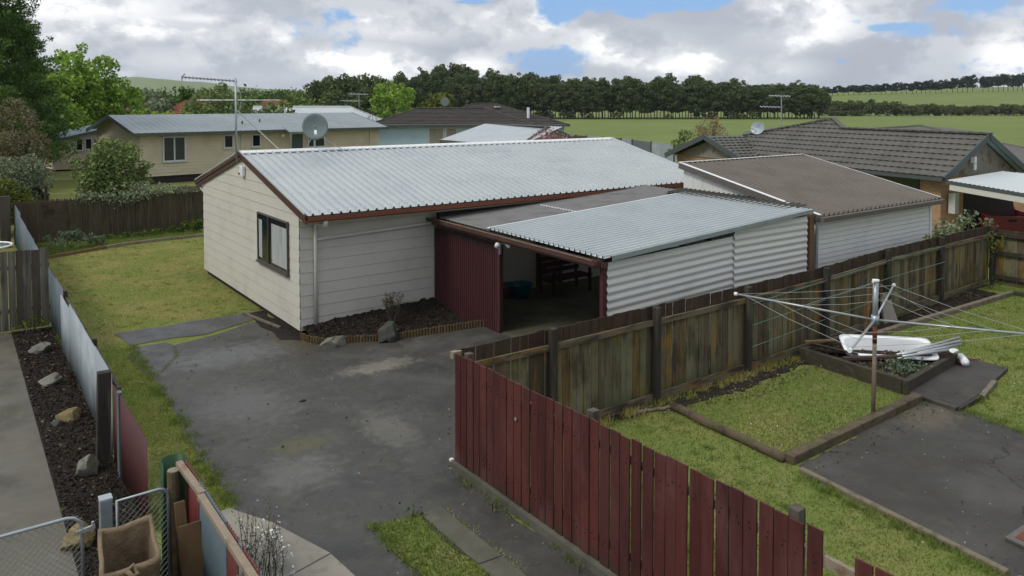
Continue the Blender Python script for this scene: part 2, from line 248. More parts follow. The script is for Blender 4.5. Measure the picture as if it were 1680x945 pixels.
m['lf_belt']=leafm('belt_leaves',(.06,.095,.028),(.10,.145,.045),(.038,.062,.02),(.14,.175,.06),objrand=(.10,.125,.045))
m['lf_far']=leafm('far_leaves',(.022,.045,.026),(.04,.065,.032),(.014,.03,.018))
m['lf_hedge']=leafm('hedge_leaves',(.075,.105,.03),(.12,.145,.05),(.045,.07,.02),(.16,.165,.075),objrand=(.08,.11,.03))
m['lf_pink']=leafm('pink_blossom',(.45,.22,.26),(.5,.3,.33),(.22,.13,.11),(.16,.12,.08))
m['lf_bronze']=leafm('bronze_twigs',(.26,.16,.10),(.19,.15,.06),(.32,.2,.14))
m['lf_lav']=leafm('lavender_leaves',(.12,.17,.10),(.18,.23,.15),(.06,.10,.055),(.10,.15,.07))
m['lf_weed']=leafm('weed_leaves',(.06,.12,.015),(.10,.17,.02),(.035,.07,.01),(.13,.14,.03))
m['lf_dead']=leafm('dead_twigs',(.07,.05,.028),(.11,.085,.045),(.09,.10,.04))
m['flower']=mat('white_flowers',(.75,.75,.74),.7)
m['bark']=mat('bark',(.09,.075,.055),.95,[((.04,.035,.025),6,.45,.7,.7)])
m['barkp']=mat('pale_stems',(.10,.088,.06),.95)
# brick with its own pattern
def brickmat():
    k=bpy.data.materials.new('orange_brick'); k.use_nodes=True; nt=k.node_tree; N=nt.nodes; L=nt.links; b=N['Principled BSDF']; b.inputs['Roughness'].default_value=.9
    g=N.new('ShaderNodeNewGeometry'); s=N.new('ShaderNodeSeparateXYZ'); L.new(g.outputs['Position'],s.inputs[0])
    a=N.new('ShaderNodeMath'); a.operation='MULTIPLY_ADD'; L.new(s.outputs[0],a.inputs[0]); a.inputs[1].default_value=.55; 
    c=N.new('ShaderNodeMath'); c.operation='MULTIPLY'; L.new(s.outputs[1],c.inputs[0]); c.inputs[1].default_value=1.2; L.new(c.outputs[0],a.inputs[2])
    cb=N.new('ShaderNodeCombineXYZ'); L.new(a.outputs[0],cb.inputs[0]); L.new(s.outputs[2],cb.inputs[1])
    t=N.new('ShaderNodeTexBrick'); L.new(cb.outputs[0],t.inputs['Vector']); t.inputs['Scale'].default_value=1; t.inputs['Brick Width'].default_value=.24; t.inputs['Row Height'].default_value=.086; t.inputs['Mortar Size'].default_value=.008
    t.inputs['Color1'].default_value=(.40,.23,.115,1); t.inputs['Color2'].default_value=(.31,.165,.08,1); t.inputs['Mortar'].default_value=(.3,.25,.18,1)
    L.new(t.outputs[0],b.inputs['Base Color']); return k
m['brick']=brickmat()
# ------------------------------------------------------------------ building helpers
def sheet(mb,o,along,across,pitch,amp,nrm,kind='sine',seg=6):
    o=Vector(o);al=Vector(along);ac=Vector(across);nr=Vector(nrm).normalized();W=ac.length;n=max(1,int(round(W/pitch)));P=W/n;e=ac.normalized();pts=[]
    for i in range(n):
        if kind=='sine':
            for k in range(seg): pts.append(((i+k/seg)*P,amp*.5*(1+math.sin(2*math.pi*k/seg))))
        else:   # low ribs with flat pans
            for q,h in ((0,0),(.60,0),(.68,1),(.82,1),(.90,0)): pts.append(((i+q)*P,h*amp))
    pts.append((W,0)); b=len(mb.V)
    for s,h in pts:
        a=o+e*s+nr*h; mb.V.append(tuple(a)); mb.V.append(tuple(a+al))
    for i in range(len(pts)-1): mb.F.append((b+2*i,b+2*i+2,b+2*i+3,b+2*i+1))
def boards(mb,O,d,n,ext,z0,z1,pitch,lap=.014):
    O=Vector(O[:2]);d=Vector(d).normalized();n=Vector(n).normalized();z=z0
    P=lambda s,off,zz:(*(O+d*s+n*off),zz)
    while z<z1-1e-4:
        zt=min(z+pitch,z1);a0,a1=ext(z);b0,b1=ext(zt)
        if a1-a0<.02: break
        if b1<b0: b0=b1=(b0+b1)/2
        gp=.006 if pitch>.2 else pitch*.085;zg_=zt-gp;mb.add([P(a0,lap,z),P(a1,lap,z),P(b1,.004,zg_),P(b0,.004,zg_),P(a0,-.02,z),P(a1,-.02,z),P(b1,-.02,zg_),P(b0,-.02,zg_),P(b1,-.02,zt),P(b0,-.02,zt)],[(0,1,2,3),(4,5,1,0),(3,2,6,7),(7,6,8,9)]); z=zt
def plane_wall(mb,O,d,ext,z0,zs,off=0):
    pass
def window(parent,O,d,n,s0,s1,z0,z1,fm,pm,mull=(),fw=.05,dep=.05,curt=None,name='window'):
    """frame, panes and sill on a wall through O with direction d and outward normal n"""
    O=Vector(O[:2]);d=Vector(d).normalized();n=Vector(n).normalized();P=lambda s,off,z:Vector((*(O+d*s+n*off),z))
    mb=MB();mid=.014+dep/2
    def bar(a,b,w): mb.beam(a,b,w,dep,up=(n.x,n.y,0))
    bar(P(s0,mid,z0+fw/2),P(s1,mid,z0+fw/2),fw); bar(P(s0,mid,z1-fw/2),P(s1,mid,z1-fw/2),fw)
    for s in [s0+fw/2,s1-fw/2]+list(mull): bar(P(s,mid-.002,z0+fw),P(s,mid-.002,z1-fw),fw)
    f=mb.build(name,fm,parent)
    ed=[s0+fw]+list(mull)+[s1-fw]
    for i in range(len(ed)-1):
        q=MB();a,b=ed[i]+(fw/2 if i else 0),ed[i+1]-(fw/2 if i<len(ed)-2 else 0)
        q.face(P(a,.034,z0+fw),P(b,.034,z0+fw),P(b,.034,z1-fw),P(a,.034,z1-fw)); q.build('pane',pm,f)
    q=MB(); q.beam(P(s0-.03,.014+dep/2+.015,z0-.02),P(s1+.03,.014+dep/2+.015,z0-.02),dep+.03,.035); q.build('sill',fm,f)
    return f
def rails(mb,pts,z,w,h,off=(0,0)):
    for a,b in zip(pts[:-1],pts[1:]): mb.beam((a[0]+off[0],a[1]+off[1],z),(b[0]+off[0],b[1]+off[1],z),w,h)
def palings(mb,pts,w,gap,h,z0=0,th=.018,jit=.012,off=(0,0),hf=None,gj=.5,wj=.0,lean=.004):
    for a,b in zip(pts[:-1],pts[1:]):
        a=Vector(a);b=Vector(b);d=(b-a);L=d.length;d.normalize();n=Vector((-d.y,d.x));s=0
        while s<L-w*.5:
            ww=min(w*(1+random.uniform(-wj,wj)),L-s);hh=(hf(s/L) if hf else h)+random.uniform(-jit,jit);o=random.uniform(-.006,.006);l=random.uniform(-lean,lean)
            p=a+d*s;q=a+d*(s+ww);n2=n*th/2;B=n*o;X=Vector(off);D=d*l
            c=[p-n2,q-n2,q+n2,p+n2]
            mb.add([(*(k+B+X),z0) for k in c]+[(*(k+B+X+D),hh+z0) for k in c],[(0,3,2,1),(4,5,6,7),(0,1,5,4),(1,2,6,5),(2,3,7,6),(3,0,4,7)])
            mb.centres.append((p+q)/2) if hasattr(mb,'centres') else None
            s+=ww+gap*(1+random.uniform(-gj,gj*2))
def rock(name,mt,c,r,seed,label,cat='rock',group=None,parent=None):
    bm=bmesh.new(); bmesh.ops.create_icosphere(bm,subdivisions=4,radius=1); s=Vector((seed*3.1,seed*1.7,seed*.9))
    for v in bm.verts:
        p=v.co.normalized(); k=1+.42*noise.noise(p*1.1+s)+.14*noise.noise(p*2.9+s*2)+.03*noise.noise(p*9+s)
        for q in range(5):   # facet planes
            nn=Vector((math.sin(seed*7+q*2.1),math.cos(seed*5+q*1.3),math.sin(seed+q*2.7)*.8+.2)).normalized(); dd=p.dot(nn)*k
            if dd>.72: k*=.72/dd*.35+.65*1 if False else .72/dd
        v.co=Vector((p.x*r[0],p.y*r[1],p.z*r[2]))*k
    me=bpy.data.meshes.new(name); bm.to_mesh(me); bm.free(); me.polygons.foreach_set('use_smooth',[True]*len(me.polygons)); me.materials.append(mt)
    me.set_sharp_from_angle(angle=.6) if hasattr(me,'set_sharp_from_angle') else None
    o=bpy.data.objects.new(name,me); COL.objects.link(o); o.location=c
    return tag(o,label,cat,group)
DENS=1.7;LSZ=1.15
# foliage: many small leaf faces spread through clumps
def leafV(P,size,asp=.55,up=.0,jit=.5,r=None):
    r=r or rng;n=len(P);a=r.normal(size=(n,3));a[:,2]*=(1-up);a/=np.linalg.norm(a,axis=1)[:,None]
    b=np.cross(a,r.normal(size=(n,3)));b/=np.linalg.norm(b,axis=1)[:,None]+1e-9
    s=size*(1+r.uniform(-jit,jit,n))[:,None];a=a*s*.5;b=b*s*.5*asp
    V=np.stack([P-a,P+b*1.0,P+a,P-b],1).reshape(-1,3);F=np.arange(4*n).reshape(-1,4);return V,F
def clump_pts(cl,per,r=None,shell=.45):
    r=r or rng;out=[]
    for (c,rad) in cl:
        n=int(per*(rad[0]*rad[1]*rad[2])**(2/3.)) if per>0 else int(-per)
        d=r.normal(size=(n,3));d/=np.linalg.norm(d,axis=1)[:,None];k=(shell+(1-shell)*r.random(n)**.6)[:,None]
        k*=(1+.16*np.sin(d[:,0:1]*9+c[0])*np.sin(d[:,1:2]*8+c[1])*np.cos(d[:,2:3]*7));out.append(np.array(c)+d*k*np.array(rad))
    return np.concatenate(out)
def crown_clumps(c,rad,n,cr,r=None,flat=.8,low=-.8):
    """n clumps of radius ~cr over the surface and inside of an ellipsoid"""
    r=r or rng;o=[]
    while len(o)<n:
        d=r.normal(size=3);d/=np.linalg.norm(d)
        if d[2]<low: continue
        k=.35+.72*r.random()**.5;q=cr*(.4+.95*r.random()**1.3);o.append((np.array(c)+d*k*(np.array(rad)-q*.4),(q,q,q*flat*r.uniform(.7,1.3))))
    return o
def tree(name,label,cat,x,y,z,h,rad,mt,crown_z=.62,n=26,cr=None,leaf=.16,per=260,group=None,trunk_r=None,limbs=6,barkm=None,seed=1,ratio=None,low=-.8,zr=None,lean=0):
    r=np.random.default_rng(seed);rt=random.Random(seed);T=thing(name,label,cat,(x,y,z),group);cr=cr or rad*.36;zr=zr or h*(1-crown_z)*1.0
    cz=h-zr;tr=trunk_r or h*.022+.03;mb=MB();pts=[(0,0,-.2)];k=5
    for i in range(1,k+1): pts.append((lean*i/k+rt.uniform(-1,1)*.03*h*.3,rt.uniform(-1,1)*.03*h*.3,cz*1.05*i/k))
    mb.tube(pts,[tr*(1-.6*i/k) for i in range(k+1)],7)
    cl=crown_clumps((lean,0,cz),(rad,rad,zr),n,cr,r,low=low)
    for i in range(min(limbs,len(cl))):
        e=Vector(cl[i][0]);s=Vector(pts[2+i%3]);mid=(s+e)/2+Vector((0,0,-.08*h*.3));mb.tube([s,mid,e],[tr*.42,tr*.28,tr*.1],5)
    mb.build('trunk',barkm or m['bark'],T,smooth=True,local=True)
    P=clump_pts(cl,per*DENS,r);V,F=leafV(P,leaf*LSZ,.7,r=r);npmesh('crown',V,F,mt,T,local=True)
    return T
def bush(name,label,cat,x,y,z,rx,ry,rz,mt,leaf=.07,per=900,n=14,group=None,seed=1,stem=True,cr=None,low=-.3,stems=5):
    r=np.random.default_rng(seed);T=thing(name,label,cat,(x,y,z),group);cr=cr or min(rx,rz)*.42
    cl=crown_clumps((0,0,rz*.9),(rx,ry,rz),n,cr,r,low=low);mb=MB()
    for i in range(stems): e=Vector(cl[i%len(cl)][0]);mb.tube([(0.1*(i-2)*rx,0,-.05),e*.5+Vector((0,0,.05)),e],[.025*rz+.008,.018*rz+.006,.005],5)
    mb.build('stem',m['bark'],T,local=True)
    V,F=leafV(clump_pts(cl,per*DENS,r),leaf*LSZ,.7,r=r);V[:,2]=np.maximum(V[:,2],-.02);npmesh('foliage',V,F,mt,T,local=True);return T
# ------------------------------------------------------------------ terrain
def sst(x,a,b): t=np.clip((np.asarray(x,float)-a)/(b-a),0,1);return t*t*(3-2*t)
def hgt(x,y):
    x=np.asarray(x,float);y=np.asarray(y,float);dx=x-CAM.x;dy=y-CAM.y
    R=dx*r2.x+dy*r2.y;F=dx*f2.x+dy*f2.y;az=R/np.maximum(np.abs(F),1.)
    z=.5*sst(y,17,20)*(1-sst(x,20,40))
    front=F>50
    z=z+np.where(front,sst(az,.2,.42)*sst(F,285,560)*(10.0+14.*np.clip(az-.4,0,.5)),0)
    z=z+np.where(front,sst(az,.2,.42)*sst(F,545,900)*9,0)
    hl=.70*(96*np.exp(-((az+.50)/.085)**2)+60*np.exp(-((az+.40)/.10)**2)+38*np.exp(-((az+.27)/.12)**2)+16)*(1-sst(az,-.12,.1))
    z=z+np.where(front,sst(F,1500,3000)*hl*(1+.10*np.sin(az*60)*np.cos(F*.004)),0)
    return z
rs=np.concatenate([np.arange(0,40,2.),np.geomspace(40,9000,120)]);th=np.linspace(0,2*np.pi,361)[:-1]
RR,TT=np.meshgrid(rs,th,indexing='ij');X=6+RR*np.cos(TT);Y=0+RR*np.sin(TT);Z=hgt(X,Y)
nr,nt_=RR.shape;idx=np.arange(nr*nt_).reshape(nr,nt_);nx=np.roll(idx,-1,1)
F=np.stack([idx[:-1],idx[1:],nx[1:],nx[:-1]],-1).reshape(-1,4)
g=npmesh('ground',np.stack([X,Y,Z],-1).reshape(-1,3),F,m['ground'],kind='structure')
g.data.materials.append(m['fieldg'])
cen=((X[:-1]+X[1:])/2).ravel(),((Y[:-1]+Y[1:])/2).ravel()
far=(((cen[0]-CAM.x)*f2.x+(cen[1]-CAM.y)*f2.y)>58)|(np.hypot(cen[0],cen[1])>90)
g.data.polygons.foreach_set('material_index',far.astype(np.int32)); g.data.polygons.foreach_set('use_smooth',[True]*len(g.data.polygons))
def jpoly(pts,step=.12,amp=.03,seed=3):
    o=[];n=len(pts)
    for i in range(n):
        a=Vector(pts[i]);b=Vector(pts[(i+1)%n]);L=(b-a).length;k=max(1,int(L/step));nn=Vector((-(b-a).y,(b-a).x)).normalized()
        for j in range(k):
            p=a+(b-a)*j/k;q=(noise.noise(Vector((p.x*1.7,p.y*1.7,seed)))*1.2+noise.noise(Vector((p.x*7,p.y*7,seed)))*.8)*amp*2 if j else 0
            o.append(p+nn*q)
    return o
def sheet_on_ground(name,pts,mt,z,amp=.03,zf=None,kind='structure',step=.12,**k):
    P=jpoly(pts,step,amp) if amp else [Vector(p) for p in pts]
    bm=bmesh.new();vs=[bm.verts.new((p.x,p.y,z if zf is None else zf(p.x,p.y))) for p in P];f=bm.faces.new(vs)
    if f.normal.z<0: f.normal_flip()
    bmesh.ops.triangulate(bm,faces=[f]);bmesh.ops.recalc_face_normals(bm,faces=bm.faces)
    me=bpy.data.meshes.new(name);bm.to_mesh(me);bm.free();me.materials.append(mt);o=bpy.data.objects.new(name,me);COL.objects.link(o);return tag(o,kind=kind,**k)
def slab(name,pts,mt,z0,z1,**k):
    mb=MB();P=pts
    a=sum(P[i][0]*P[(i+1)%len(P)][1]-P[(i+1)%len(P)][0]*P[i][1] for i in range(len(P)))
    if a<0: P=P[::-1]
    mb.prism(P,z0,z1);return mb.build(name,mt,kind='structure',bevel=.008)
# driveway, flat part and the rise into the carport
sheet_on_ground('driveway',[(-3.22,.9),(-2.35,1.0),(-1.5,1.25),(-.5,1.75),(-.12,1.9),(-.12,.3),(.0,-.3),(.25,-.85),(1.5,-1.25),(1.5,-6.84),(-.5,-6.84),(-.5,-20),(-3.05,-20),(-3.05,-12),(-3.2,-6.2),(-3.15,-3.3),(-3.05,-1.3)][::1],m['asphalt'],.010)
zr=lambda x,y:.010+.19*min(1,max(0,(x-1.5)/1.8))
sheet_on_ground('driveway_rise',[(1.5,-1.25),(3.32,-2.1),(3.32,-5.85),(9.6,-5.85),(9.6,-6.5),(3.32,-6.84),(1.5,-6.84)],m['asphalt'],0,amp=0,zf=zr)
sheet_on_ground('asphalt_strip',[(-3.17,2.58),(-1.7,2.66),(-.05,2.62),(-.1,2.0),(-.55,1.85),(-1.55,1.42),(-2.4,1.55),(-3.05,1.55)],m['patch'],.012,amp=.025)
sheet_on_ground('asphalt_patch',[(-3.08,1.4),(-2.4,1.35),(-2.3,1.05),(-2.42,.3),(-2.85,-.55),(-3.0,.3)],m['patch'],.011,amp=.03)
slab('carport_floor',[(3.3,-.0),(9.7,-.0),(9.7,-5.78),(3.3,-5.78)],m['floor'],-.1,.205)
# path, concrete pads, strips
slab('footpath',[(-7.8,4.0),(-4.95,4.02),(-4.92,-8),(-4.9,-16),(-7.8,-16)],m['path'],-.1,.02)
sheet_on_ground('garden_soil',[(-4.95,4.03),(-4.18,4.02),(-4.16,-7.2),(-4.3,-16),(-4.9,-16)],m['soil'],.012,amp=0)
slab('concrete_pad',[(-3.98,-6.3),(-3.25,-6.22),(-2.93,-6.85),(-2.62,-7.85),(-3.98,-8.2)],m['conc'],-.05,.03)
slab('concrete_path',[(-3.98,-8.215),(-2.62,-7.865),(-2.5,-9.2),(-2.5,-20),(-3.98,-20)],m['conc'],-.05,.028)
sheet_on_ground('grass_island',[(-2.0,-7.62),(-1.44,-7.72),(-1.44,-18),(-2.0,-18)],m['ground'],.022,amp=.03)
slab('concrete_strip',[(-1.42,-7.7),(-1.13,-7.72),(-1.12,-9.0),(-1.42,-8.98)],m['concdk'],-.05,.035)
slab('concrete_strip_section',[(-1.42,-8.995),(-1.12,-9.015),(-1.1,-18),(-1.42,-18)],m['concdk'],-.05,.033)
# house-side bed, far garden strip
sheet_on_ground('yard_asphalt',[(3.42,-9.64),(7.1,-9.52),(7.25,-9.95),(7.15,-11.0),(7.05,-18),(2.75,-18),(3.0,-12.3),(3.12,-11)],m['asphalt2'],.012)
slab('asphalt_pad',[(7.2,-9.2),(7.12,-10.03),(8.0,-9.98),(9.9,-9.7),(9.9,-8.72),(9.35,-8.95)],m['asphalt2'],-.05,.07)
sheet_on_ground('fence_side_soil',[(2.3,-7.05),(3.4,-7.2),(5.2,-7.4),(6.6,-7.35),(7.4,-7.4),(7.5,-6.85),(2.2,-6.95)],m['soil'],.016,amp=.08)
sheet_on_ground('far_garden_soil',[(9.3,-6.75),(16.15,-6.45),(16.15,-7.2),(10.0,-7.05),(9.5,-7.3)],m['soil'],.016,amp=.04)
sheet_on_ground('wall_foot_soil',[(-.42,.1),(-.40,2.5),(-.02,2.6),(.05,2.6),(.06,-.1),(-.1,-.2)],m['soil'],.014,amp=.05)
# blades of grass
def inpoly(x,y,P):
    r=np.zeros(len(x),bool);n=len(P)
    for i in range(n):
        x0,y0=P[i];x1,y1=P[(i+1)%n];c=((y0>y)!=(y1>y));r^=c&(x<(x1-x0)*(y-y0)/((y1-y0) if y1!=y0 else 1e-9)+x0)
    return r
def blades(name,P,dens,h,w,mt,label=None,z=0.,holes=(),zf=None,kind='stuff'):
    P=[tuple(p) for p in P];A=np.array(P);a,b=A.min(0),A.max(0);n=int(dens*(b-a).prod());x=rng.uniform(a[0],b[0],n);y=rng.uniform(a[1],b[1],n)
    k=inpoly(x,y,P)
    for H in holes: k&=~inpoly(x,y,H)
    x=x[k];y=y[k];n=len(x);ang=rng.uniform(0,2*np.pi,n);hh=h*rng.uniform(.4,1.3,n);ww=w*rng.uniform(.6,1.4,n);lx=rng.normal(0,.5,n)*hh;ly=rng.normal(0,.5,n)*hh
    z0=np.full(n,z) if zf is None else zf(x,y)
    V=np.empty((n,3,3),np.float32);V[:,0]=np.stack([x-np.cos(ang)*ww/2,y-np.sin(ang)*ww/2,z0],1);V[:,1]=np.stack([x+np.cos(ang)*ww/2,y+np.sin(ang)*ww/2,z0],1);V[:,2]=np.stack([x+lx,y+ly,z0+hh],1)
    return npmesh(name,V.reshape(-1,3),np.arange(3*n).reshape(-1,3),mt,kind=kind,label=label,cat='grass' if label else None,k=3)
lawnL=[(-4.1,13.0),(-1.7,13.6),(-1,13.9),(.4,14.0),(1.5,14.1),(5,14.3),(5,7.7),(0.02,7.7),(0.0,2.68),(-1.7,2.72),(-3.2,2.63),(-3.05,1.45),(-3.05,-.5),(-3.12,-3.3),(-3.16,-6.25),(-4.1,-6.3)]
blades('lawn_grass',lawnL,1100,.024,.014,m['blade'],'short yellowing lawn grass beside the cream house and left of the driveway')
blades('verge_grass',[(-3.55,1.5),(-3.02,1.4),(-3.02,-.6),(-3.1,-3.3),(-3.12,-6.28),(-3.75,-6.25),(-3.65,-2)],1700,.034,.016,m['bladev'],'brighter green grass along the left driveway edge')
blades('island_grass',[(-2.03,-7.6),(-1.42,-7.7),(-1.42,-11.5),(-2.02,-11.5)],2600,.045,.013,m['bladeg'],'small rectangle of weedy grass set in the driveway at the bottom',z=.022)
bedR=[(7.3,-7.05),(7.3,-9.12),(9.4,-8.9),(9.3,-7.1)]
plot=[(3.55,-7.2),(3.42,-9.42),(7.15,-9.36),(7.3,-7.4),(5.3,-7.35)]
pad=[(7.18,-9.15),(7.1,-10.05),(8.0,-10.0),(9.92,-9.7),(9.92,-8.7)]
soilR=[(2.3,-6.9),(2.3,-7.02),(3.4,-7.2),(5.2,-7.4),(7.4,-7.4),(7.4,-6.8)]
bigR=[(-.38,-6.95),(9.2,-6.85),(10,-7.1),(16.3,-7.3),(16.3,-6.45),(17.1,-6.45),(17.6,-12),(17.6,-16),(7.1,-16),(7.1,-11),(7.25,-9.95),(7.1,-9.5),(3.3,-9.6),(3.0,-11.0),(2.85,-12.4),(2.7,-18),(-.38,-18)]
blades('yard_grass',bigR,1100,.032,.014,m['bladeg'],'green grass of the back yard round the asphalt and the rotary clothes line',holes=[bedR,plot,pad,soilR])
blades('plot_grass',plot,1500,.036,.014,m['bladep'],'grass on the timber edged plot between the clothes line post and the paling fence',z=.0,)
blades('straw',[(3.45,-9.0),(3.45,-9.4),(4.9,-9.38),(4.4,-8.9)],420,.03,.02,m['straw'],'dry straw in the near corner of the timber edged plot',z=.02)
def scatter(name,P,dens,size,mt,label,z=.015,asp=.6,up=0.,holes=()):
    A=np.array(P);a,b=A.min(0),A.max(0);n=int(dens*(b-a).prod());x=rng.uniform(a[0],b[0],n);y=rng.uniform(a[1],b[1],n);k=inpoly(x,y,P)
    for H in holes: k&=~inpoly(x,y,H)
    x=x[k];y=y[k];zz=(z(x,y) if callable(z) else z+0*x)+rng.uniform(0,.015,len(x));V,F=leafV(np.stack([x,y,zz],1),size,asp,up=.6,jit=.6)
    return npmesh(name,V,F,mt,kind='stuff',label=label,cat='ground litter')
soilL=[(-4.94,4.0),(-4.2,4.0),(-4.2,-7.2),(-4.3,-9),(-4.9,-9)]
scatter('soil_crumbs',soilL,1400,.035,m['mulch'],'dark crumbly soil in the narrow rock garden left of the sheet fence')
scatter('leaf_litter',soilL,90,.045,m['litter'],'fallen leaves on the soil of the narrow rock garden')
scatter('leaf_litter',[(2.3,-7.1),(3.4,-7.5),(5.2,-7.8),(7.2,-7.6),(7.4,-6.9),(2.3,-6.95)],210,.04,m['litter'],'brown leaf litter along the foot of the paling fence')
scatter('soil_crumbs',[(9.4,-6.8),(16.1,-6.5),(16.1,-7.15),(10.,-7.0)],700,.04,m['mulch'],'dark crumbs of soil in the far bed by the paling fence')
scatter('grit',[(-3.1,1),(-.1,1.5),(.3,-1),(3,-2.3),(3,-6.8),(-.5,-6.8),(-.6,-14),(-3,-14),(-3.1,-3)],9,.022,m['gravelstone'],'loose stones and grit on the driveway',asp=.9)
scatter('grit',[(3.4,-9.8),(7.1,-9.7),(7.0,-14),(3,-13)],9,.03,m['gravelstone'],'small pale stones on the yard asphalt',asp=.9)
scatter('leaf_litter',[(3.45,-9.5),(7.1,-9.45),(7.2,-9.9),(5,-10.0),(3.4,-9.9)],120,.03,m['litter'],'litter swept against the timber edge of the yard asphalt')
for i,(x,y,zz) in enumerate([(-1.25,-3.42,.012)]): rock('leaf_clod',m['soil'],(x,y,zz),(.07,.05,.02),4,'dark clod lying in the middle of the driveway','clod')
# ------------------------------------------------------------------ the cream house
W,Lh=7.65,12.35;PB=.2457;ov=.55;kz=.245;rz=3.74;ez=rz-(W/2+ov)*kz
H=thing('weatherboard_house','cream weatherboard house with pale ribbed metal roof and brown gutters','house',(0,0,0))
ext=lambda z:(0,W) if z<2.70 else ((z-2.70)/kz*1.0,W-(z-2.70)/kz)
mb=MB();boards(mb,(0,0),(0,1),(-1,0),ext,.15,3.6,PB);boards(mb,(0,0),(1,0),(0,-1),lambda z:(0,Lh),.15,2.72,PB)
boards(mb,(0,W),(1,0),(0,1),lambda z:(0,Lh),.15,2.72,PB);boards(mb,(Lh,0),(0,1),(1,0),ext,.15,3.6,PB);mb.build('wall',m['board'],H)
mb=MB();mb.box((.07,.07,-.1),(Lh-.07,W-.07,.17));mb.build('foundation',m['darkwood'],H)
rf_=MB()
for s in(0,1):
    y0=-ov if s==0 else W+ov;sl=Vector((0,(W/2+ov)*(1 if s==0 else -1),rz-ez));o=Vector((-.07,y0,ez))
    nr=Vector((0,-kz if s==0 else kz,1)).normalized();sheet(rf_,o,sl,(Lh+.2,0,0),.205,.046,nr,'rib')
f0=len(rf_.F);n_=int(round((Lh+.2)/.205));P_0=(Lh+.2)/n_
for t_ in (.03,.27,.52,.77,.97):
    for i in range(n_): x=-.07+(i+.75)*P_0;y=-ov+(W/2+ov)*t_;z=ez+(rz-ez)*t_+.046;rf_.box((x-.008,y-.008,z-.004),(x+.008,y+.008,z+.008))
roof=rf_.build('roof',m['roof'],H);roof.data.materials.append(m['gutgrey'])
for p_ in roof.data.polygons[f0:]: p_.material_index=1
mb=MB()
for s in(-1,1): mb.add([(-.09,W/2,rz+.055),(Lh+.15,W/2,rz+.055),(Lh+.15,W/2+s*.17,rz+.005),(-.09,W/2+s*.17,rz+.005),(-.09,W/2+s*.17,rz-.02),(Lh+.15,W/2+s*.17,rz-.02)],[(0,1,2,3),(3,2,5,4)])
mb.build('ridge_cap',m['white'],roof)
for x in(-.095,Lh+.16):   # verge flashings on the roof edges
    for s in(0,1):
        mb=MB();y0=-ov if s==0 else W+ov;mb.beam((x,y0,ez+.045),(x,W/2,rz+.045),.03 if x<0 else .12,.03);mb.build('verge_flashing',m['roof'],roof)
for s in(0,1):
    mb=MB();y0=-ov if s==0 else W+ov;mb.beam((-.045,y0,ez-.085),(-.045,W/2,rz-.085),.035,.19);mb.beam((-.075,y0,ez-.03),(-.075,W/2,rz-.03),.022,.08);mb.build('barge_board',m['barge'],H)
    mb=MB();mb.beam((Lh+.1,y0,ez-.085),(Lh+.1,W/2,rz-.085),.035,.19);mb.build('barge_board',m['barge'],H)
for s in(0,1):
    yf=-ov-.0 if s==0 else W+ov;sg=-1 if s==0 else 1;mb=MB()
    prof=[(.0,-.13),(.09,-.13),(.125,-.10),(.125,-.01),(.115,-.01),(.115,-.09),(.085,-.118),(.012,-.118)]
    a=[(-.07,yf+sg*q[0],ez+q[1]+.0) for q in prof];b=[(Lh+.14,yf+sg*q[0],ez+q[1]) for q in prof];n=len(prof)
    mb.add(a+b,[(i,(i+1)%n,n+(i+1)%n,n+i) for i in range(n)]+[tuple(range(n)),tuple(range(n,2*n))]);g_=mb.build('gutter',m['gutter'],H)
    mb=MB();mb.box((0,min(yf,yf-sg*ov*0.98),ez-.16),(Lh,max(yf,yf-sg*ov*.98),ez-.145)) ;mb.build('soffit',m['board'],H)
w=window(H,(0,0),(0,1),(-1,0),.58,2.62,1.25,2.40,m['frame'],m['glass'],mull=[1.86],fw=.034,dep=.05)
for a,b in((.68,1.66),(2.32,2.54)):   # net curtains behind the panes
    mb=MB();n=int((b-a)/.03)
    for i in range(n): y=a+(b-a)*i/n;y2=a+(b-a)*(i+1)/n;mb.face((-.0385-.003*(i%2),y,1.34),(-.0385-.003*((i+1)%2),y2,1.34),(-.0385-.003*((i+1)%2),y2,2.24),(-.0385-.003*(i%2),y,2.24))
    mb.build('curtain',m['curtain'],w)
# downpipe with its branch
mb=MB();mb.tube([(.33,-.6,2.50),(.33,-.57,2.44),(.33,-.2,2.43),(.33,-.075,2.36),(.33,-.065,2.2),(.33,-.065,.14)],.042,10);mb.tube([(.33,-.6,2.62),(.33,-.6,2.42)],.055,10)
dp=mb.build('downpipe',m['cream'],H,smooth=True);mb=MB();mb.tube([(.33,-.065,2.08),(3.10,-.065,2.17),(3.15,-.07,2.19),(3.15,-.07,2.32)],.036,10);mb.build('branch_pipe',m['cream'],dp,smooth=True)
mb=MB();mb.tube([(.02,W+.42,2.52),(.03,W+.3,2.46),(.12,W+.08,2.3),(.3,W+.07,.2)],.04,8);mb.build('downpipe',m['cream'],H,smooth=True)
# door and window under the carport
window(H,(0,0),(1,0),(0,-1),7.25,8.4,.85,1.95,m['frame'],m['glass'],fw=.06)
mb=MB();mb.box((6.30,-.06,.2),(6.42,-.012,2.15));mb.box((7.05,-.06,.2),(7.16,-.012,2.15));mb.box((6.42,-.06,2.05),(7.05,-.012,2.15));d=mb.build('door',m['frame'],H)
mb=MB();mb.box((6.42,-.035,.2),(7.05,-.014,2.05));mb.build('door_leaf',m['greyply'],d);mb=MB();mb.tube([(6.99,-.035,1.1),(6.99,-.09,1.1),(6.92,-.09,1.1)],.012,6);mb.build('handle',m['galvl'],d)
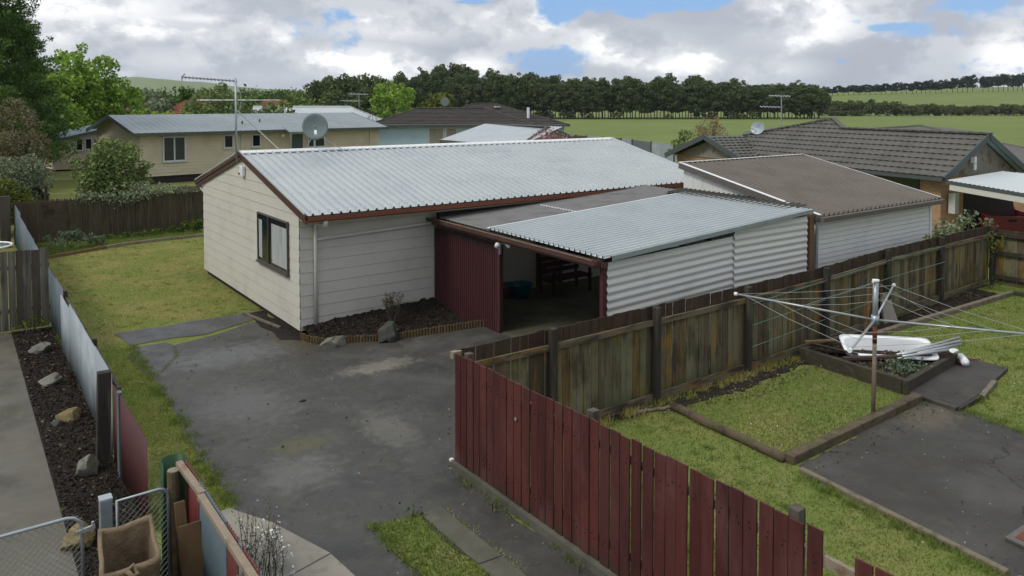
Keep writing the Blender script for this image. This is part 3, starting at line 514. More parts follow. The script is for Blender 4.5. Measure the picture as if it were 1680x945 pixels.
# things on the house
A=thing('alarm_box','small white siren box high on the cream gable','alarm box',(-.02,3.72,3.16))
mb=MB();mb.box((-.10,3.60,3.16),(-.016,3.84,3.42));mb.build('case',m['enamel'],A,bevel=.02);mb=MB();mb.tube([(-.1,3.80,3.22),(-.13,3.80,3.22)],.025,8);mb.build('lamp',m['glassb'],A)
D=thing('satellite_dish','large grey satellite dish on the ridge of the cream house','satellite dish',(1.88,3.82,3.78))
mb=MB();bm=[];nrm=Vector((-.30,-.93,.22)).normalized();u=nrm.cross(Vector((0,0,1))).normalized();v=u.cross(nrm)*-1;c=Vector((1.84,3.70,4.36));n=36;Rd=.335
for k in range(7):
    rr=Rd*k/6
    for i in range(n): t=2*math.pi*i/n;p=c+(u*math.cos(t)*rr*1.0+v*math.sin(t)*rr*1.06)-nrm*.075*(1-(k/6)**2);bm.append(p)
fs=[(k*n+i,k*n+(i+1)%n,(k+1)*n+(i+1)%n,(k+1)*n+i) for k in range(6) for i in range(n)];mb.add(bm,fs);o=mb.build('reflector',m['dish'],D,smooth=True);sm=o.modifiers.new('t','SOLIDIFY');sm.thickness=.012
mb=MB();mb.tube([(1.88,3.84,3.74),(1.88,3.84,4.30)],.028,8);mb.build('mast',m['galv'],D);mb=MB();mb.tube([(1.88,3.84,4.2),(2.6,3.5,3.68)],.01,6);mb.tube([(1.88,3.84,4.2),(1.75,4.3,3.66)],.01,6);mb.build('stay',m['galvl'],D)
mb=MB();mb.tube([(1.84,3.72,4.05),(1.70,3.32,4.13),(1.69,3.28,4.22)],.013,6);mb.build('feed_arm',m['galvl'],D);mb=MB();mb.tube([(1.69,3.28,4.17),(1.72,3.38,4.26)],.035,8);mb.build('receiver',m['enamel'],D)
A=thing('television_antenna','tall television antenna on a steel mast at the gable end of the cream house','antenna',(-.15,3.86,3.7))
mb=MB();mb.tube([(-.15,3.86,3.5),(-.15,3.86,5.60)],.024,8);mb.build('mast',m['galv'],A,smooth=True)
mb=MB();mb.tube([(-.15,3.86,4.82),(.90,3.82,3.80)],.016,6);mb.build('brace',m['cream'],A)
mb=MB();a=Vector((-.92,4.45,5.05));b=Vector((.72,3.2,5.05));mb.tube([a,b],.013,6)
for i in range(7):
    p=a+(b-a)*(.03+i*.155);q=Vector((.60,.80,0))*(.17+.04*i);mb.tube([p-q,p+q],.007,5)
mb.build('lower_array',m['galvl'],A)
mb=MB();a=Vector((-.12,3.84,5.52));b=Vector((-1.22,4.66,5.62));mb.tube([a,b],.01,6)
for i in range(15):
    p=a+(b-a)*(i+.5)/15;mb.tube([p+Vector((-.05,-.03,-.03)),p+Vector((.05,.03,.035))],.006,4);mb.tube([p+Vector((.05,-.03,-.03)),p+Vector((-.05,.03,.035))],.006,4)
mb.tube([b+Vector((0,0,-.09)),b,b+Vector((.06,-.05,.09))],.012,5);mb.build('upper_array',m['frame'],A)
mb=MB();mb.tube([(-.12,3.84,5.45),(-.04,3.80,5.2),(-.05,3.8,4.9),(-.12,3.84,4.6)],.007,5);mb.build('cable',m['cordw'],A)
# ------------------------------------------------------------------ carport
CP=thing('carport','open carport with maroon front wall, flat ribbed roof and white corrugated side','carport',(3.3,0,.2))
zc=lambda x,y:2.33+.055*(x-3.28)+.012*y
def rslab(x0,x1,y0,y1,mt,name,pitch,amp,dz=0,kind='rib'):
    mb=MB();k=(zc(x1,0)-zc(x0,0));sheet(mb,(x0,y0,zc(x0,y0)+dz),(x1-x0,0,k),(0,y1-y0,zc(x0,y1)-zc(x0,y0)),pitch,amp,(-.055,0,1),kind);return mb.build(name,mt,CP)
o1=rslab(3.20,9.74,-.32,-2.38,m['roofold'],'old_roof',.15,.02,0,'sine');o2=rslab(3.22,9.3,-2.32,-5.93,m['roofnew'],'new_roof',.150,.050,.03);o3=rslab(9.02,9.73,-1.95,-5.6,m['roofrib'],'overlap_strip',.152,.05,.045)
mb=MB();mb.beam((3.22,-2.34,zc(3.2,-2.3)+.05),(9.5,-2.34,zc(9.5,-2.3)+.05),.10,.012);mb.build('flashing',m['white'],o2)
mb=MB()
for i in range(13): y=-.95-i*.105;x=5.75-0*i;mb.box((x-.012,y-.012,zc(x,y)+.02),(x+.03,y+.03,zc(x,y)+.045))
mb.build('screw_row',m['enamel'],o1)
mb=MB();mb.box((3.24,-.30,2.2),(9.7,-.18,2.42));mb.build('wall_beam',m['darkwood'],CP)
mb=MB();y0,y1=-.05,-5.86;mb.beam((3.17,y0+.35,2.235),(3.17,y1,2.165),.03,.15);b1=mb.build('fascia',m['barge'],CP)
mb=MB()
for q in((3.135,.0,.008,.07),(3.09,-.03,.09,.008),(3.05,.005,.008,.08)):
    mb.beam((q[0],y0+.3,2.27+q[1]),(q[0],y1,2.20+q[1]),q[2],q[3])
mb.build('front_gutter',m['barge'],CP);mb=MB();mb.beam((3.05,-.35,2.318),(3.05,-5.8,2.25),.03,.012);mb.build('gutter_edge',m['timber'],b1)
mb=MB();mb.box((3.2,-5.9,2.12),(3.34,-5.78,2.2));mb.build('beam_end',m['barge'],CP)
# maroon front wall: fine vertical battens, dark lattice along its top
mb=MB();sheet(mb,(3.262,-.03,-.02),(0,0,2.06),(0,-2.6,0),.085,.022,(-1,0,0),'rib');mb.box((3.265,-2.63,-.02),(3.30,-.02,2.05));mw=mb.build('front_wall',m['maroonw'],CP)
mb=MB()
for i in range(26):
    y=-.05-i*.1;mb.beam((3.25,y,1.93),(3.25,y-.2,2.13),.012,.016);mb.beam((3.238,y-.2,1.93),(3.238,y,2.13),.012,.016)
mb.build('lattice',m['darkwood'],mw)
mb=MB();mb.box((3.235,-2.74,-.02),(3.335,-2.635,2.12));mb.build('post',m['maroonw'],CP,bevel=.006);mb=MB();mb.box((3.26,-5.86,.0),(3.35,-5.77,2.12));mb.build('post',m['maroonw'],CP,bevel=.006)
mb=MB();mb.box((3.36,-5.79,.2),(3.47,-5.72,2.1));mb.build('inner_post',m['darkwood'],CP)
for xx in(5.4,7.5):
    mb=MB();mb.box((xx,-5.76,.2),(xx+.09,-5.68,2.3));mb.build('post',m['darkwood'],CP)
for xx in(4.6,6.2,7.8,9.2):
    mb=MB();mb.beam((xx,-.3,zc(xx,0)-.09),(xx,-5.8,zc(xx,-5.8)-.09),.05,.14);mb.build('rafter',m['darkwood'],CP)
# side wall: big horizontal corrugations in two sheets
mb=MB();sheet(mb,(3.40,-5.80,.05),(3.55,0,.12),(0,0,2.12),.144,.030,(0,-1,0),'sine',8);mb.build('side_sheet',m['corrw'],CP,smooth=True)
mb=MB();sheet(mb,(6.86,-5.822,.1),(2.52,0,.0),(0,0,2.38),.144,.030,(0,-1,0),'sine',8);mb.build('side_sheet',m['corrw'],CP,smooth=True)
mb=MB();mb.add([(3.38,-5.96,zc(3.4,-5.9)+.05),(9.42,-5.96,zc(9.42,-5.9)+.05),(9.42,-5.96,zc(9.42,-5.9)-.03),(3.38,-5.96,zc(3.4,-5.9)-.04),(3.38,-5.88,zc(3.4,-5.9)+.055),(9.42,-5.88,zc(9.42,-5.9)+.055)],[(0,1,2,3),(0,4,5,1)]);mb.build('edge_flashing',m['galv'],o2)
mb=MB();mb.box((9.44,-5.86,.1),(9.60,-5.80,2.52));mb.build('corner_board',m['rawwood'],CP)
mb=MB();mb.box((3.4,-5.775,2.08),(9.4,-5.72,2.24));mb.build('side_beam',m['darkwood'],CP)
# what stands in the carport
def basket(name,label,c,r0,r1,h,mt,sq=1.0,tilt=None):
    mb=MB();n=28;V=[];e=.6
    ring=lambda r,z:[(c[0]+r*sq*math.copysign(abs(math.cos(t))**e,math.cos(t)),c[1]+r*math.copysign(abs(math.sin(t))**e,math.sin(t)),c[2]+z) for t in [2*math.pi*i/n for i in range(n)]]
    R=[ring(r0*.2,0),ring(r0,0),ring(r1,h),ring(r1+.025,h+.01),ring(r1+.03,h-.02),ring(r1-.005,h-.01),ring(r0-.01,.015),ring(r0*.2,.015)]
    for q in R: V+=q
    mb.add(V,[(k*n+i,k*n+(i+1)%n,(k+1)*n+(i+1)%n,(k+1)*n+i) for k in range(7) for i in range(n)]);T=thing(name,label,'laundry basket',c);mb.build('tub',mt,T,smooth=True)
    mb=MB()
    for s in(-1,1):
        x=c[0]+s*(r1+.03)*sq;mb.tube([(x,c[1]-.07,c[2]+h-.02),(x+s*.03,c[1]-.05,c[2]+h-.03),(x+s*.03,c[1]+.05,c[2]+h-.03),(x,c[1]+.07,c[2]+h-.02)],.011,6)
    mb.build('handle',mt,T);return T
basket('laundry_basket','teal plastic laundry basket on the carport floor',(5.32,-.62,.207),.17,.25,.34,m['teal'],1.15)
basket('laundry_basket','dull pink basket half hidden behind the teal basket',(5.08,-.40,.207),.15,.22,.30,m['pink'],1.1)
T=thing('broom','broom leaning on the wall behind the laundry baskets','broom',(5.0,-.12,.207));mb=MB();mb.tube([(5.02,-.25,.32),(4.92,-.03,1.15)],.012,6);mb.build('handle',m['timber'],T);mb=MB();mb.box((4.9,-.3,.21),(5.14,-.2,.33));mb.build('brush_head',m['rawwood'],T)
T=thing('bench_seat','dark maroon slatted bench in the shade of the carport','bench',(6.5,-.75,.207))
for k in range(4):
    mb=MB();mb.box((5.95,-1.15+k*.13,.60),(7.25,-1.05+k*.13,.63));mb.build('seat_slat',m['purple'],T)
for k in range(3):
    mb=MB();mb.beam((5.95,-.60+k*.03,.74+k*.15),(7.25,-.60+k*.03,.74+k*.15),.02,.11);mb.build('back_slat',m['purple'],T)
for xx in(6.0,7.18):
    mb=MB();mb.beam((xx,-1.12,.21),(xx,-1.12,.82),.05,.06);mb.beam((xx,-.62,.21),(xx,-.52,1.1),.05,.06);mb.beam((xx,-1.17,.84),(xx,-.55,.84),.06,.035);mb.beam((xx,-1.15,.57),(xx,-.6,.57),.05,.05);mb.build('side_frame',m['purple'],T)
T=thing('floodlight','pair of white security floodlights on the front corner of the carport wall','floodlight',(3.23,-2.70,2.05))
for dx,dy,dd in((-.10,-.10,(-.5,-.8,-.3)),(.06,-.26,(.5,-.8,-.3))):
    c=Vector((3.20+dx,-2.76+dy,2.08));d=Vector(dd).normalized();mb=MB();mb.tube([c-d*.07,c-d*.02,c+d*.05],[.02,.05,.062],12);mb.build('lamp_head',m['enamel'],T,smooth=True)
mb=MB();mb.tube([(3.24,-2.745,2.08),(3.16,-2.82,2.08)],.014,6);mb.tube([(3.24,-2.745,2.08),(3.26,-2.95,2.08)],.014,6);mb.box((3.22,-2.765,1.85),(3.27,-2.742,2.1));mb.build('bracket',m['galvl'],T)
# ------------------------------------------------------------------ garage
G=thing('garage','pale board garage with brown lean-to metal roof behind the paling fence','garage',(9.75,-5.8,0))
gx0,gx1,gy0,gy1=9.76,15.02,-5.8,-1.92;kg=(3.36-2.46)/(gy1-gy0+.15);zg=lambda y:2.46+kg*(y-(gy0-.15))
mb=MB();boards(mb,(gx0,gy0),(1,0),(0,-1),lambda z:(.12,gx1-gx0-.12),0,2.42,.112,.014);fw=mb.build('front_wall',m['boardw'],G)
mb=MB();
n=36
for i in range(n):
    y0=gy0+(gy1-gy0)*i/n;y1=gy0+(gy1-gy0)*(i+1)/n;o=.008*(i%3==0);mb.face((gx0-o,y0,0),(gx0-o,y1,0),(gx0-o,y1,zg(y1)-.06),(gx0-o,y0,zg(y0)-.06))
    if i%3==0: mb.face((gx0-o,y0,0),(gx0+.01,y0,0),(gx0+.01,y0,zg(y0)-.06),(gx0-o,y0,zg(y0)-.06))
mb.build('side_wall',m['boardw'],G)
mb=MB();mb.face((gx1,gy0,0),(gx1,gy1,0),(gx1,gy1,zg(gy1)-.06),(gx1,gy0,zg(gy0)-.06));mb.face((gx0,gy1,0),(gx1,gy1,0),(gx1,gy1,zg(gy1)-.06),(gx0,gy1,zg(gy1)-.06));mb.build('rear_wall',m['boardw'],G)
for xx in(gx0-.012,gx1-.11):
    mb=MB();mb.box((xx,gy0-.022,0),(xx+.125,gy0-.001,2.42));mb.build('corner_trim',m['white'],G)
mb=MB();sheet(mb,(gx0-.08,gy0-.15,zg(gy0-.15)),(0,gy1-gy0+.2,kg*(gy1-gy0+.2)),(gx1-gx0+.2,0,0),.195,.06,(0,-kg,1),'rib');gr=mb.build('roof',m['roofgar'],G)
for xx in(gx0-.09,gx1+.12): mb=MB();mb.beam((xx,gy0-.16,zg(gy0-.16)+.045),(xx,gy1+.06,zg(gy1+.06)+.045),.10,.012);mb.build('verge_flashing',m['enamel'],gr)
mb=MB();mb.beam((gx0-.1,gy1+.03,zg(gy1)+.06),(gx1+.13,gy1+.03,zg(gy1)+.06),.14,.012);mb.beam((gx0-.1,gy1+.095,zg(gy1)-.0),(gx1+.13,gy1+.095,zg(gy1)-.0),.012,.13);mb.build('ridge_flashing',m['cream'],gr)
for xx in(gx0-.12,gx1+.12):
    mb=MB();mb.beam((xx,gy0-.16,zg(gy0-.16)-.04),(xx,gy1+.06,zg(gy1+.06)-.04),.025,.15);mb.build('barge_board',m['gutgrey'],G)
mb=MB();mb.box((gx0-.12,gy0-.27,zg(gy0-.15)-.12),(gx1+.14,gy0-.15,zg(gy0-.15)-.01));mb.build('gutter',m['gutgrey'],G,bevel=.01)
mb=MB();mb.tube([(gx0-.09,gy0-.10,2.34),(gx0-.09,gy0-.06,.1)],.035,8);mb.build('downpipe',m['galv'],G)
# ------------------------------------------------------------------ bed against the house
def zm(x,y):
    t=min(1,max(0,(y+.02+.0)/-1.6));b=.04+.10*x/3.3;return b+(.20+.06*x/3.3)*(1-t)**1.2
bedP=[(.05,-.015),(3.24,-.015),(3.24,-2.05),(1.7,-1.28),(.6,-.85),(.2,-.7),(.02,-.3)]
mb=MB();
nx_,ny_=66,44;gv={}
for i in range(nx_+1):
    for j in range(ny_+1):
        x=.03+3.21*i/nx_;ylow=-.3-.5*min(1,x/.3)-.42*max(0,x-.3)/1.0*1.0
        ylow=max(-2.08,ylow if x<.6 else -.82-(x-.6)*.468);y=-.015+(ylow+.015)*j/ny_
        z=zm(x,y)+.055*noise.noise(Vector((x*7,y*7,1)))+.02*noise.noise(Vector((x*22,y*22,3)))
        if j==ny_: z-=.1
        mb.V.append((x,y,z))
for i in range(nx_):
    for j in range(ny_): a=i*(ny_+1)+j;mb.F.append((a,a+ny_+1,a+ny_+2,a+1))
mb.build('bark_mulch',m['soil'],smooth=True,kind='structure')
q=rng.uniform(0,1,(5200,2));x=.05+3.17*q[:,0];yl=np.where(x<.6,-.3-.5*np.minimum(1,x/.3)-.42*np.maximum(0,x-.3),-.82-(x-.6)*.468);y=-.03+(yl+.06)*q[:,1]
zz=np.array([zm(a,b)+.055*noise.noise(Vector((a*7,b*7,1)))+.012 for a,b in zip(x,y)]);V,F=leafV(np.stack([x,y,zz],1),.05,.5,up=.5);npmesh('bark_chips',V,F,m['mulch'],kind='stuff',label='dark bark chips in the planting bed against the cream wall',cat='mulch')
k=rng.random(len(x))<.02;V,F=leafV(np.stack([x,y,zz+.01],1)[k],.045,.6,up=.6);npmesh('leaf_litter',V,F,m['litter'],kind='stuff',label='fallen leaves and crumbs on the bark bed',cat='ground litter')
T=thing('log_roll_edging','low edging of short upright yellowish log pieces along the bark bed','garden edging',(1.6,-1.3,0));mb=MB();
pth=[(-.03,-.12),(.02,-.42),(.22,-.78),(.62,-.92),(1.7,-1.40),(3.2,-2.08),(3.4,-2.16)]
def along(p,step):
    o=[];
    for a,b in zip(p[:-1],p[1:]):
        a=Vector(a);b=Vector(b);L=(b-a).length;n=max(1,int(L/step));o+=[a+(b-a)*i/n for i in range(n)]
    return o
for p in along(pth,.062):
    zb=.19*min(1,max(0,(p.x-1.5)/1.8));mb.tube([(p.x,p.y,zb-.05),(p.x,p.y,zb+.15+random.uniform(-.012,.012))],.031,7)
mb.build('log_pieces',m['logy'],T,smooth=False)
rock('garden_rock',m['rock'],(.36,-.92,.07),(.27,.17,.16),3,'greenish grey rock at the left end of the log edging by the downpipe')
rock('garden_rock',m['rockdk'],(1.42,-1.28,.16),(.24,.2,.25),11,'round dark boulder in the log edging in front of the dead shrub')
def wisps(name,label,cat,x,y,z,n,h,spread,mt,lm,seed,leaf=.03,per=25,dots=None,rad=.006,parts=True):
    r=random.Random(seed);T=thing(name,label,cat,(x,y,z));mb=MB();P=[];tips=[]
    for i in range(n):
        a=r.uniform(0,6.28);s=spread*r.uniform(.2,1);hh=h*r.uniform(.55,1);b=Vector((.04*math.cos(a),.04*math.sin(a),-.03));e=Vector((s*math.cos(a),s*math.sin(a),hh));mid=(b+e)/2+Vector((r.uniform(-.05,.05),r.uniform(-.05,.05),.1*h));mb.tube([b,mid,e],[rad,rad*.7,rad*.3],4)
        for k in range(per): t=r.uniform(.35,1);q=(b*(1-t)**2+mid*2*t*(1-t)+e*t*t);P.append(q+Vector((r.gauss(0,.02),r.gauss(0,.02),r.gauss(0,.02))))
        tips.append(e);tips.append(mid*.3+e*.7)
        for k in range(2): t=r.uniform(.5,.95);q=(b*(1-t)**2+mid*2*t*(1-t)+e*t*t);g2=q+Vector((r.uniform(-.12,.12),r.uniform(-.12,.12),r.uniform(.04,.16)))*h;mb.tube([q,g2],[rad*.4,rad*.2],4);tips.append(g2);P+= [q+(g2-q)*r.random() for _ in range(per//3)]
    mb.build('stem',mt,T,local=True);V,F=leafV(np.array([tuple(p) for p in P]),leaf,.4);npmesh('leaves',V,F,lm,T,local=True)
    if dots:
        mb=MB();pts=[];
        for e in tips:
            if r.random()<dots[1]:
                for k in range(r.randint(1,5)): pts.append(tuple(e+Vector((r.gauss(0,.018),r.gauss(0,.018),r.gauss(-.03,.04)))))
        V,F=leafV(np.repeat(np.array(pts),5,0)+rng.normal(0,.005,(len(pts)*5,3)),dots[0],.9);npmesh('blossom',V,F,m['flower'],T,local=True)
    return T
wisps('dead_shrub','wispy half dead brown shrub behind the boulder by the cream wall','shrub',1.72,-.85,.2,16,.72,.26,m['bark'],m['lf_dead'],5,.035,60)
# ------------------------------------------------------------------ dark paling fence and red fence
fl=[(-.38,-6.88),(3.0,-6.86),(6.0,-6.84),(8.6,-6.75),(11.4,-6.5),(14.1,-6.42),(17.1,-6.36)]
FN=thing('paling_fence','long weathered brown paling fence between the driveway and the back yard','fence',(-.38,-6.88,0))
mb=MB();palings(mb,fl,.138,.012,1.60,z0=.02,jit=.01,off=(0,.0),gj=.7,wj=.06);mb.build('palings',m['darkpal'],FN)
pp=[(1.25,-6.96),(3.46,-6.95),(5.88,-6.93),(8.52,-6.86),(11.4,-6.60),(14.1,-6.52),(17.1,-6.46)]
for i,(x,y) in enumerate(pp):
    mb=MB();mb.beam((x,y,-.1),(x,y,1.60+(.05 if i==0 else .02)),.11,.11,up=(0,1,0));mb.build('post',m['postdk'],FN,bevel=.008)
ep=[(-.3,-6.945)]+pp
for (a,b) in zip(ep[:-1],ep[1:]):
    for z,hh in((1.36,.09),(.10,.14)):
        d=Vector((b[0]-a[0],b[1]-a[1])).normalized();mb=MB();mb.beam((a[0]+d.x*.06,a[1]+.035,z),(b[0]-d.x*.06,b[1]+.035,z),.045,hh);mb.build('rail',m['palback'],FN)
for zz in(1.42,1.02,.62):
    mb=MB();mb.tube([(5.9,-7.02,zz-.1),(11.4,-6.70,zz),(14.1,-6.60,zz)],.006,4);mb.build('wire_strand',m['cordg'],FN)
FR=thing('red_paling_fence','dark red stained paling fence running from the driveway corner to the bottom edge','fence',(-.4,-6.95,0))
ry0,ry1=-6.93,-12.42
mb=MB();mb.centres=[];palings(mb,[(-.43,ry0),(-.40,ry1)],.133,.015,1.50,z0=.10,jit=.010,gj=.6,wj=.05,lean=.005);palings(mb,[(-.40,-12.66),(-.40,-16.6)],.138,.018,1.44,z0=.1,jit=.01,gj=.6);nm_=MB()
for c_ in mb.centres:
    for z_ in (1.385,1.335,.375,.325): x_=c_.x-.017;y_=c_.y+random.uniform(-.03,.03);nm_.box((x_-.003,y_-.0055,z_-.0055),(x_+.006,y_+.0055,z_+.0055))
f0=len(mb.F);mb.add(nm_.V,nm_.F);pl_=mb.build('palings',m['redpal'],FR);pl_.data.materials.append(m['darkwood'])
for p_ in pl_.data.polygons[f0:]: p_.material_index=1
mb=MB()
mb.add([(-.50,ry0,-.02),(-.38,ry0,-.02),(-.38,-17,-.02),(-.50,-17,-.02),(-.50,ry0,.11),(-.38,ry0,.11),(-.38,-17,.07),(-.50,-17,.07)],[(0,3,2,1),(4,5,6,7),(0,1,5,4),(1,2,6,5),(2,3,7,6),(3,0,4,7)]);mb.build('concrete_plinth',m['concdk'],FR)
for z in(1.36,.35):
    mb=MB();mb.box((-.385,-16.6,z-.045),(-.34,ry0,z+.045));mb.build('rail',m['rail'],FR)
for y in(-7.05,-9.56,-12.08,-14.6):
    mb=MB();mb.box((-.34,y-.05,-.1),(-.235,y+.05,1.64 if y<-7.1 else 1.60));mb.build('post',m['greypal'],FR,bevel=.006)
mb=MB();mb.box((-.47,-6.94,1.52),(-.33,-6.86,1.612));mb.build('corner_cap',m['rail'],FR)
mb=MB();mb.box((-.505,-6.93,.112),(-.455,-6.88,.14));mb.build('plinth_corner',m['white'],FR)
mb=MB();mb.tube([(-.452,-8.35,1.17),(-.462,-8.35,1.17)],.022,8);mb.build('nail_plate',m['galvl'],FR)
# far return fence
FB=thing('return_fence','short dark horizontal railed fence at the far right corner of the yard','fence',(17.2,-6.4,0))
mb=MB();palings(mb,[(17.2,-6.4),(17.5,-12)],.15,.006,1.5,z0=.02);mb.build('palings',m['darkpal'],FB)
for z in(.25,.9,1.4):
    mb=MB();mb.beam((17.13,-6.5,z),(17.42,-12,z),.05,.10);mb.build('rail',m['postdk'],FB)
for y in(-7.6,-9.2,-10.8):
    mb=MB();mb.box((17.02,y-.05,-.1),(17.13,y+.05,1.5));mb.build('post',m['postdk'],FB)
# ------------------------------------------------------------------ back yard pieces
def log(name,label,a,b,r,mt,sq=False,seed=1):
    mb=MB();a=Vector(a);b=Vector(b)
    if sq: mb.beam(a,b,r*2,r*2);return mb.build(name,mt,label=label,cat='garden edging',bevel=.015)
    n=14;pts=[];rs_=[]
    for i in range(n+1): t=i/n;p=a+(b-a)*t+Vector((noise.noise(Vector((t*5,seed,0)))*.04,noise.noise(Vector((t*5,seed,4)))*.04,noise.noise(Vector((t*4,seed,9)))*.02));pts.append(p);rs_.append(r*(1+.12*noise.noise(Vector((t*8,seed,2)))))
    mb.tube(pts,rs_,10);return mb.build(name,mt,smooth=True,label=label,cat='garden edging')
log('edging_log','round weathered log along the left side of the grass plot',(3.50,-7.28,.05),(3.36,-9.46,.055),.07,m['log'],seed=3)
log('edging_log','thick squared log between the grass plot and the yard asphalt',(3.38,-9.52,.05),(7.10,-9.44,.055),.078,m['log'],sq=True)
log('edging_log','thin broken plank by the foot of the paling fence post',(2.9,-7.05,.03),(3.5,-7.25,.03),.03,m['timber'],seed=7)
log('edging_timber','flat worn timber along the left edge of the yard asphalt',(3.30,-9.75,.02),(3.02,-12.4,.02),.045,m['timber'],sq=True)
log('edging_timber','worn timber continuing along the yard asphalt into the bottom right corner',(3.0,-12.5,.02),(2.7,-16.5,.02),.045,m['timber'],sq=True)
log('edging_timber','long grey timber edging the far garden bed',(9.95,-7.12,.05),(16.25,-7.28,.05),.06,m['timber'],sq=True)
log('edging_timber','short dark timber edging turning the far corner of the back lawn',(16.3,-7.3,.05),(16.6,-10.5,.05),.06,m['timberdk'],sq=True)
B=thing('raised_garden_bed','raised bed with dark timber walls holding the old bath','garden bed',(8.3,-8,0));zt=.25
c4=[(7.33,-7.12),(7.22,-9.18),(9.35,-8.98),(9.30,-7.12)]
for i in range(4):
    a=c4[i];b=c4[(i+1)%4];mb=MB();mb.beam((*a,zt/2),(*b,zt/2),.11,zt+.02,ext=.05 if i%2 else -.06);mb.build('timber_wall',m['timberdk'],B,bevel=.01)
mb=MB();mb.prism([(7.36,-7.16),(7.26,-9.12),(9.3,-8.94),(9.26,-7.16)][::-1],0,zt-.05);mb.build('soil_fill',m['soil'],B)
P=[(7.3,-7.2),(7.25,-9.1),(9.25,-8.9),(9.2,-7.2)]
scatter('leaf_litter',P,260,.05,m['litter'],'dead leaves and twigs on the raised bed',z=zt-.04)
V,F=leafV(np.stack([rng.normal(7.95,.22,900),rng.normal(-8.75,.16,900),zt+np.abs(rng.normal(0,.02,900))],1)[:380],.05);npmesh('ground_cover',V,F,m['lf_lav'],kind='stuff',label='grey green ground cover on the near corner of the raised bed',cat='plant')
T=thing('timber_plank','long rusty brown plank lying on the raised bed in front of the bath','plank',(8.2,-8.7,zt));mb=MB();mb.beam((7.35,-7.95,zt+.02),(9.1,-9.05,zt+.04),.1,.05);mb.build('board',m['rustply'],T)
T=thing('timber_plank','short raw timber plank at the fence side of the bath','plank',(7.6,-7.3,zt));mb=MB();mb.beam((7.45,-7.1,zt+.10),(8.15,-7.3,zt+.05),.09,.03);mb.build('board',m['rawwood'],T)
# bath tub, tipped towards the house
T=thing('bath_tub','old white enamel bath lying tilted on the raised bed','bath',(8.4,-8.2,zt))
o=Vector((8.38,-8.22,.31));U=Vector((.70,-.714,0)).normalized();Nn=Vector((-.20,-.19,.96)).normalized();Wn=(Nn-U*Nn.dot(U)).normalized();Vv=U.cross(Wn)
if Vv.x<0: Vv=-Vv
def ringb(l,w,z,pw=4,n=40,ox=0):
    out=[]
    for i in range(n): t=2*math.pi*i/n;c_,s_=math.cos(t),math.sin(t);out.append(o+U*(ox+l*math.copysign(abs(c_)**(2/pw),c_))+Vv*(w*math.copysign(abs(s_)**(2/pw),s_))+Wn*z)
    return out
R=[ringb(.82,.36,.05,9),ringb(.82,.36,.075,9),ringb(.77,.29,.075,5),ringb(.75,.275,.055,5),ringb(.66,.23,-.18,4),ringb(.58,.19,-.24,3.5),ringb(.1,.05,-.245,2)]
mb=MB();V=[p for q in R for p in q];n=40;mb.add(V,[(k*n+i,k*n+(i+1)%n,(k+1)*n+(i+1)%n,(k+1)*n+i) for k in range(len(R)-1) for i in range(n)]);mb.build('tub',m['enamel'],T,smooth=True)
R=[ringb(.82,.36,.05,9),ringb(.78,.30,.0,5),ringb(.70,.25,-.22,4),ringb(.1,.05,-.27,2)];mb=MB();V=[p for q in R for p in q];mb.add(V,[(k*n+i,k*n+(i+1)%n,(k+1)*n+(i+1)%n,(k+1)*n+i) for k in range(3) for i in range(n)]);mb.build('underside',m['rustply'],T,smooth=True)
mb=MB();a=[o-U*.8-Vv*.15+Wn*-.1,o-U*.5-Vv*.25+Wn*-.1];V,F=leafV(np.array([tuple(o+U*random.uniform(-.7,.15)-Vv*random.uniform(.12,.25)+Wn*random.uniform(-.2,-.05)) for _ in range(500)]),.05);npmesh('leaf_debris',V,F,m['litter'],T)
T=thing('wooden_board','dark wet board leaning under the fence end of the bath','plank',(7.6,-7.6,zt));mb=MB();mb.beam((7.40,-7.3,zt+.12),(7.75,-8.0,zt+.03),.34,.03,up=(.3,.2,1));mb.build('board',m['timberdk'],T)
for i,(a,b,l) in enumerate([((7.95,-8.62,.40),(9.62,-8.95,.50),'longest white pipe lying across the end of the bath'),((8.05,-8.66,.40),(9.52,-9.02,.47),'white pipe just below the longest one by the bath'),((8.35,-8.80,.40),(9.50,-9.04,.42),'shortest of the white pipes lying by the bath'),((8.0,-8.70,.38),(9.0,-9.03,.40),'white pipe lowest in the bundle by the bath')]):
    mb=MB();mb.tube([a,b],.026,10);mb.build('plastic_pipe',m['galvl'],smooth=True,label=l,cat='pipe',group='white pipes beside the bath')
rock('crumpled_plastic',m['enamel'],(9.12,-9.08,.38),(.13,.07,.045),21,'crumpled white plastic on the corner of the raised bed','rubbish')
T=thing('plastic_bucket','small white plastic bucket tipped over on the asphalt pad','bucket',(9.36,-9.1,.07));mb=MB();a=Vector((9.30,-9.22,.15));b=Vector((9.47,-9.05,.17));mb.tube([a,a+(b-a)*.1,b],[.07,.075,.09],16);mb.build('body',m['enamel'],T,smooth=True);mb=MB();mb.tube([a-(b-a)*.02,a-(b-a)*.12],[.05,.02],10);mb.build('cap',m['enamel'],T)
mb=MB();mb.beam((9.8,-9.05,.085),(9.95,-9.2,.085),.06,.02);mb.build('broken_brick',m['rawwood'],label='broken orange brick piece beside the tipped bucket',cat='brick')
mb=MB();mb.beam((7.18,-10.06,.03),(8.02,-10.02,.03),.05,.09);mb.build('edging_timber',m['timberdk'],label='dark timber at the near edge of the small asphalt pad',cat='garden edging')
mb=MB();mb.beam((8.04,-10.03,.04),(9.0,-9.84,.04),.08,.07);mb.build('edging_timber',m['timber'],label='light grey timber at the right edge of the small asphalt pad',cat='garden edging')
